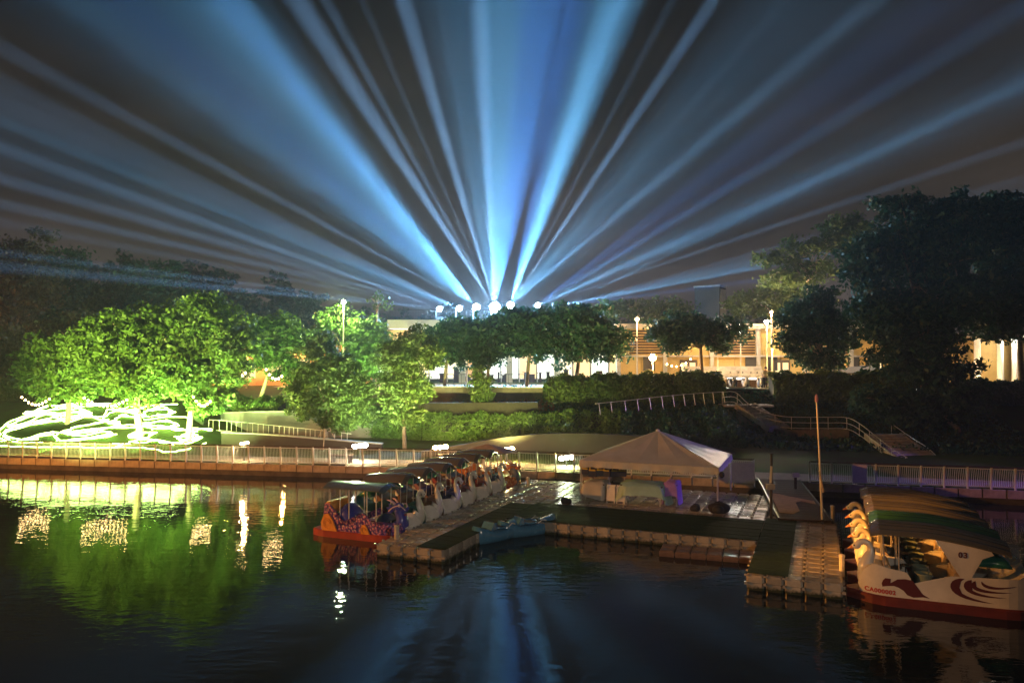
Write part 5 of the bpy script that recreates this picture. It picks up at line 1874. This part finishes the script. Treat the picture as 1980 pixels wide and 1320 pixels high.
def tarp(label, a, b, la, lb, h, m_, seed, name='tarp_covered_table'):
    r_ = random.Random(seed)
    o = empty(name, D(a, b), -TH, label, 'table', 'tarp covered tables under the tent')
    MB().box((0, 0, h - .04), (la * .92, lb * .9, .05)).build('table_top', M_wood, o)
    lg = MB().box((0, 0, (h - .05) / 2), (.05, .05, h - .05)).mesh('leg', M_rail)
    for sx in (-1, 1):
        for sy in (-1, 1):
            q = link('leg', lg, o)
            q.location = (sx * la * .4, sy * lb * .38, 0)
    n = 36
    rings = []
    ph = r_.uniform(0, 6)
    for lev in range(7):
        t = lev / 6
        ring = []
        for k in range(n):
            ang = 2 * math.pi * k / n
            cx, sy = math.cos(ang), math.sin(ang)
            ex = math.copysign(abs(cx) ** .35, cx) * la / 2
            ey = math.copysign(abs(sy) ** .35, sy) * lb / 2
            if lev == 0: s, z = .5, h + .07 + .03 * math.sin(ang * 3 + ph)
            elif lev == 1: s, z = .95, h + .02 + .025 * math.sin(ang * 5 + ph)
            else:
                dz = (lev - 1) / 5
                drop = .75 + .25 * math.sin(ang * 2 + ph)
                s = 1.0 + dz * (.14 + .09 * math.sin(ang * 7 + ph) + .05 * math.sin(ang * 13))
                z = max(.03, h - dz * h * drop)
            ring.append(Vector((ex * s, ey * s, z)))
        rings.append(ring)
    MB().loft(rings, cap=False).add(rings[0], [tuple(range(n))]).build('tarp', m_, o, smooth=True)
    return o


M_tteal = mat('pale_teal_tarp', (.26, .44, .44), .5, var=.14, scale=1.5, bump=.3)
M_tgrey = mat('grey_tarp', (.42, .42, .40), .5, var=.14, scale=1.5, bump=.3)
M_tpur = mat('purple_cloth', (.33, .18, .58), .7, var=.15, bump=.3)
tarp('table under a pale teal tarp, right of the white folding boards', 6.6, 10.1, 1.9, 1.2, .82, M_tteal, 3)
tarp('table under a sagging grey tarp, left of the white folding boards', 4.5, 10.3, 1.0, 1.0, .72, M_tgrey, 5)
tarp('narrow table under a purple cloth at the right end of the teal tarp', 7.75, 10.3, .6, 1.1, .9, M_tpur, 8)
for k, a in enumerate((5.32, 5.74)):
    o = empty('folding_board', D(a, 9.55), -TH, ['left one of two white folding boards standing under the tent', 'right one of two white folding boards standing under the tent'][k], 'board', 'white folding boards')
    M2 = Matrix.Rotation(R(-9), 3, 'X')
    MB().box(M2 @ Vector((0, 0, .42)), (.36, .03, .66), M2).build('panel', M_white, o)
    for x in (-.16, .16):
        MB().box(M2 @ Vector((x, .0, .38)), (.035, .05, .76), M2).build('leg', M_white, o)
        MB().bar((x, .02, .7), (x, .3, .02), .03).build('rear_leg', M_white, o)
# hanging life vests
rk = empty('clothes_rack', D(4.6, 11.0), -TH, 'long rack carrying the life vests at the left under the tent', 'rack')
rkm = MB()
for x in (-.95, .95):
    rkm.tube([(x, 0, 0), (x, 0, 1.45)], .02, 6)
rkm.tube([(-.95, 0, 1.45), (.95, 0, 1.45)], .02, 6)
rkm.build('rack_frame', M_rail, rk)
M_vy = mat('yellow_vest_trim', (.6, .5, .08), .7)
M_vn = mat('navy_vest', (.02, .025, .06), .75, var=.3, bump=.3)
v0 = empty('life_vest', (0, 0, 0))
MB().loft([[Vector((x * w, y * t, z)) for x, y in ((-1, -1), (1, -1), (1, 1), (-1, 1))] for w, t, z in ((.17, .08, -.62), (.19, .1, -.5), (.18, .11, -.3), (.13, .08, -.14), (.06, .05, -.03))]).build('body', M_vn, v0)
MB().box((0, -.105, -.34), (.3, .03, .06)).build('strap', M_vy, v0)
MB().box((-.1, -.1, -.2), (.05, .03, .25)).build('shoulder_band', M_vy, v0)
for k in range(6):
    o = v0 if k == 0 else copy_tree(v0)
    o.location = D(3.8 + .33 * k, 11.0, DTOP + 1.47)
    o.rotation_euler = (0, 0, -TH + random.uniform(-.5, .5))
    o.scale = (1, 1, random.uniform(.9, 1.2))
    tag(o, 'navy life vest with yellow straps hanging from the rack under the tent', 'life vest', 'life vests on the rack')
for (a, b, s, lab) in ((3.7, 8.75, .3, 'dark bundle lying at the left front corner of the tent'), (9.75, 9.1, .48, 'large dark bundle lying at the right front pole of the tent'), (8.75, 9.2, .3, 'black bag lying open before the purple cloth')):
    m_ = MB()
    for k in range(5):
        m_.ball((random.uniform(-.6, .6) * s, random.uniform(-.4, .4) * s, s * random.uniform(.25, .5)), (s * random.uniform(.4, .8), s * random.uniform(.4, .6), s * random.uniform(.3, .55)), 9, 6)
    o = m_.build('dark_bundle', M_black, smooth=True)
    o.location = D(a, b)
    tag(o, lab, 'bundle', 'dark bundles on the dock')

# ------------------------------------------------------------------ lawn lamps and benches behind the fence
for (px, py, d, glow, e, col, lab, r) in (
        (697, 861, 41.8, M_lampc, 330, (1, .93, .6), 'white lawn lamp at the left bench', .17),
        (852, 864, 41.5, M_lampw, 330, (1, .72, .3), 'warm lawn lamp at the benches left of the dock', .17),
        (980, 868, 41.3, M_lampw, 330, (1, .74, .34), 'warm lawn lamp behind the peaked dragon canopy', .17),
        (1095, 884, 39.6, M_lampc, 240, (.75, 1, .3), 'lime lawn lamp beside the left tent pole', .16),
        (474, 856, 42.0, M_lampw, 170, (1, .8, .4), 'small lawn lamp at the foot of the ramp', .1)):
    p = P(px, py, d)
    g = ground_z(p.x, d)
    o = empty('lawn_lamp', (p.x, d, g), 0, lab, 'lawn lamp', 'lawn lamps behind the fence')
    h = p.z - g
    MB().tube([(0, 0, -.1), (0, 0, h - .1)], .035, 6).build('stem', M_dark, o)
    for k in (-1, 0, 1):
        MB().ball((k * r * 1.6, 0, h + .03 * k), (r, r * .8, r * .75), 8, 6).build('lamp_glass', glow, o, smooth=True)
    lamp('lawn_lamp_light', 'POINT', (p.x, d - .3, p.z + .22), e * 2, col, .1)
    lamp('lawn_lamp_flood', 'SPOT', (p.x, d, p.z + .3), e * (30 if px == 697 else 44 if px < 1000 else 2), (col[0] * .72, col[1], col[2] * .6), .1, target=(p.x, d + 4, p.z + 3.2), size=92, blend=.7)
bench0 = empty('park_bench', (0, 0, 0))
for y in (-.16, 0, .16):
    MB().box((0, y, .44), (1.3, .13, .05)).build('seat_slat', M_wood, bench0)
for x in (-.5, .5):
    MB().box((x, 0, .2), (.1, .4, .42)).build('leg', M_dark, bench0)
for k, (px, d, lab) in enumerate(((662, 41.2, 'dark bench leftmost, beside the white lawn lamp'), (868, 41.0, 'dark bench standing just right of the warm lawn lamp'), (915, 40.9, 'dark bench between the two warm lawn lamps'))):
    o = bench0 if k == 0 else copy_tree(bench0)
    x = gx(px, d)
    o.location = (x, d, ground_z(x, d))
    o.rotation_euler[2] = -.18
    tag(o, lab, 'bench', 'benches on the lakeside lawn')
# tree stakes
st = empty('tree_stakes', (gx(632, 46.2), 46.0, ground_z(gx(632, 46.2), 46)), 0, 'tripod of pale stakes holding the young tree', 'tree stakes')
for k in range(3):
    a = 2 * math.pi * k / 3 + .5
    MB().tube([(.95 * math.cos(a), .5 * math.sin(a), -.1), (.08 * math.cos(a), .08 * math.sin(a), 1.6)], .03, 6).build('stake', M_barkp, st)

# ------------------------------------------------------------------ air: thin haze that shows the beams
me = bpy.data.meshes.new('haze')
bm = bmesh.new()
bmesh.ops.create_cube(bm, size=1)
bm.to_mesh(me)
bm.free()
hz = link('haze', me, kind='stuff')
hz.scale = (290, 270, 47.5)
hz.location = (0, 84, 22.3)
hm = bpy.data.materials.new('haze')
hm.use_nodes = True
nt = hm.node_tree
nt.nodes.clear()
ho = nt.nodes.new('ShaderNodeOutputMaterial')
hv = nt.nodes.new('ShaderNodeVolumePrincipled')
hv.inputs['Color'].default_value = (.9, .93, 1, 1)
hv.inputs['Density'].default_value = 0.0007
hv.inputs['Anisotropy'].default_value = 0.3
nt.links.new(hv.outputs[0], ho.inputs['Volume'])
me.materials.append(hm)
tag(hz, 'thin night haze over the lake catching the search light beams', 'haze')
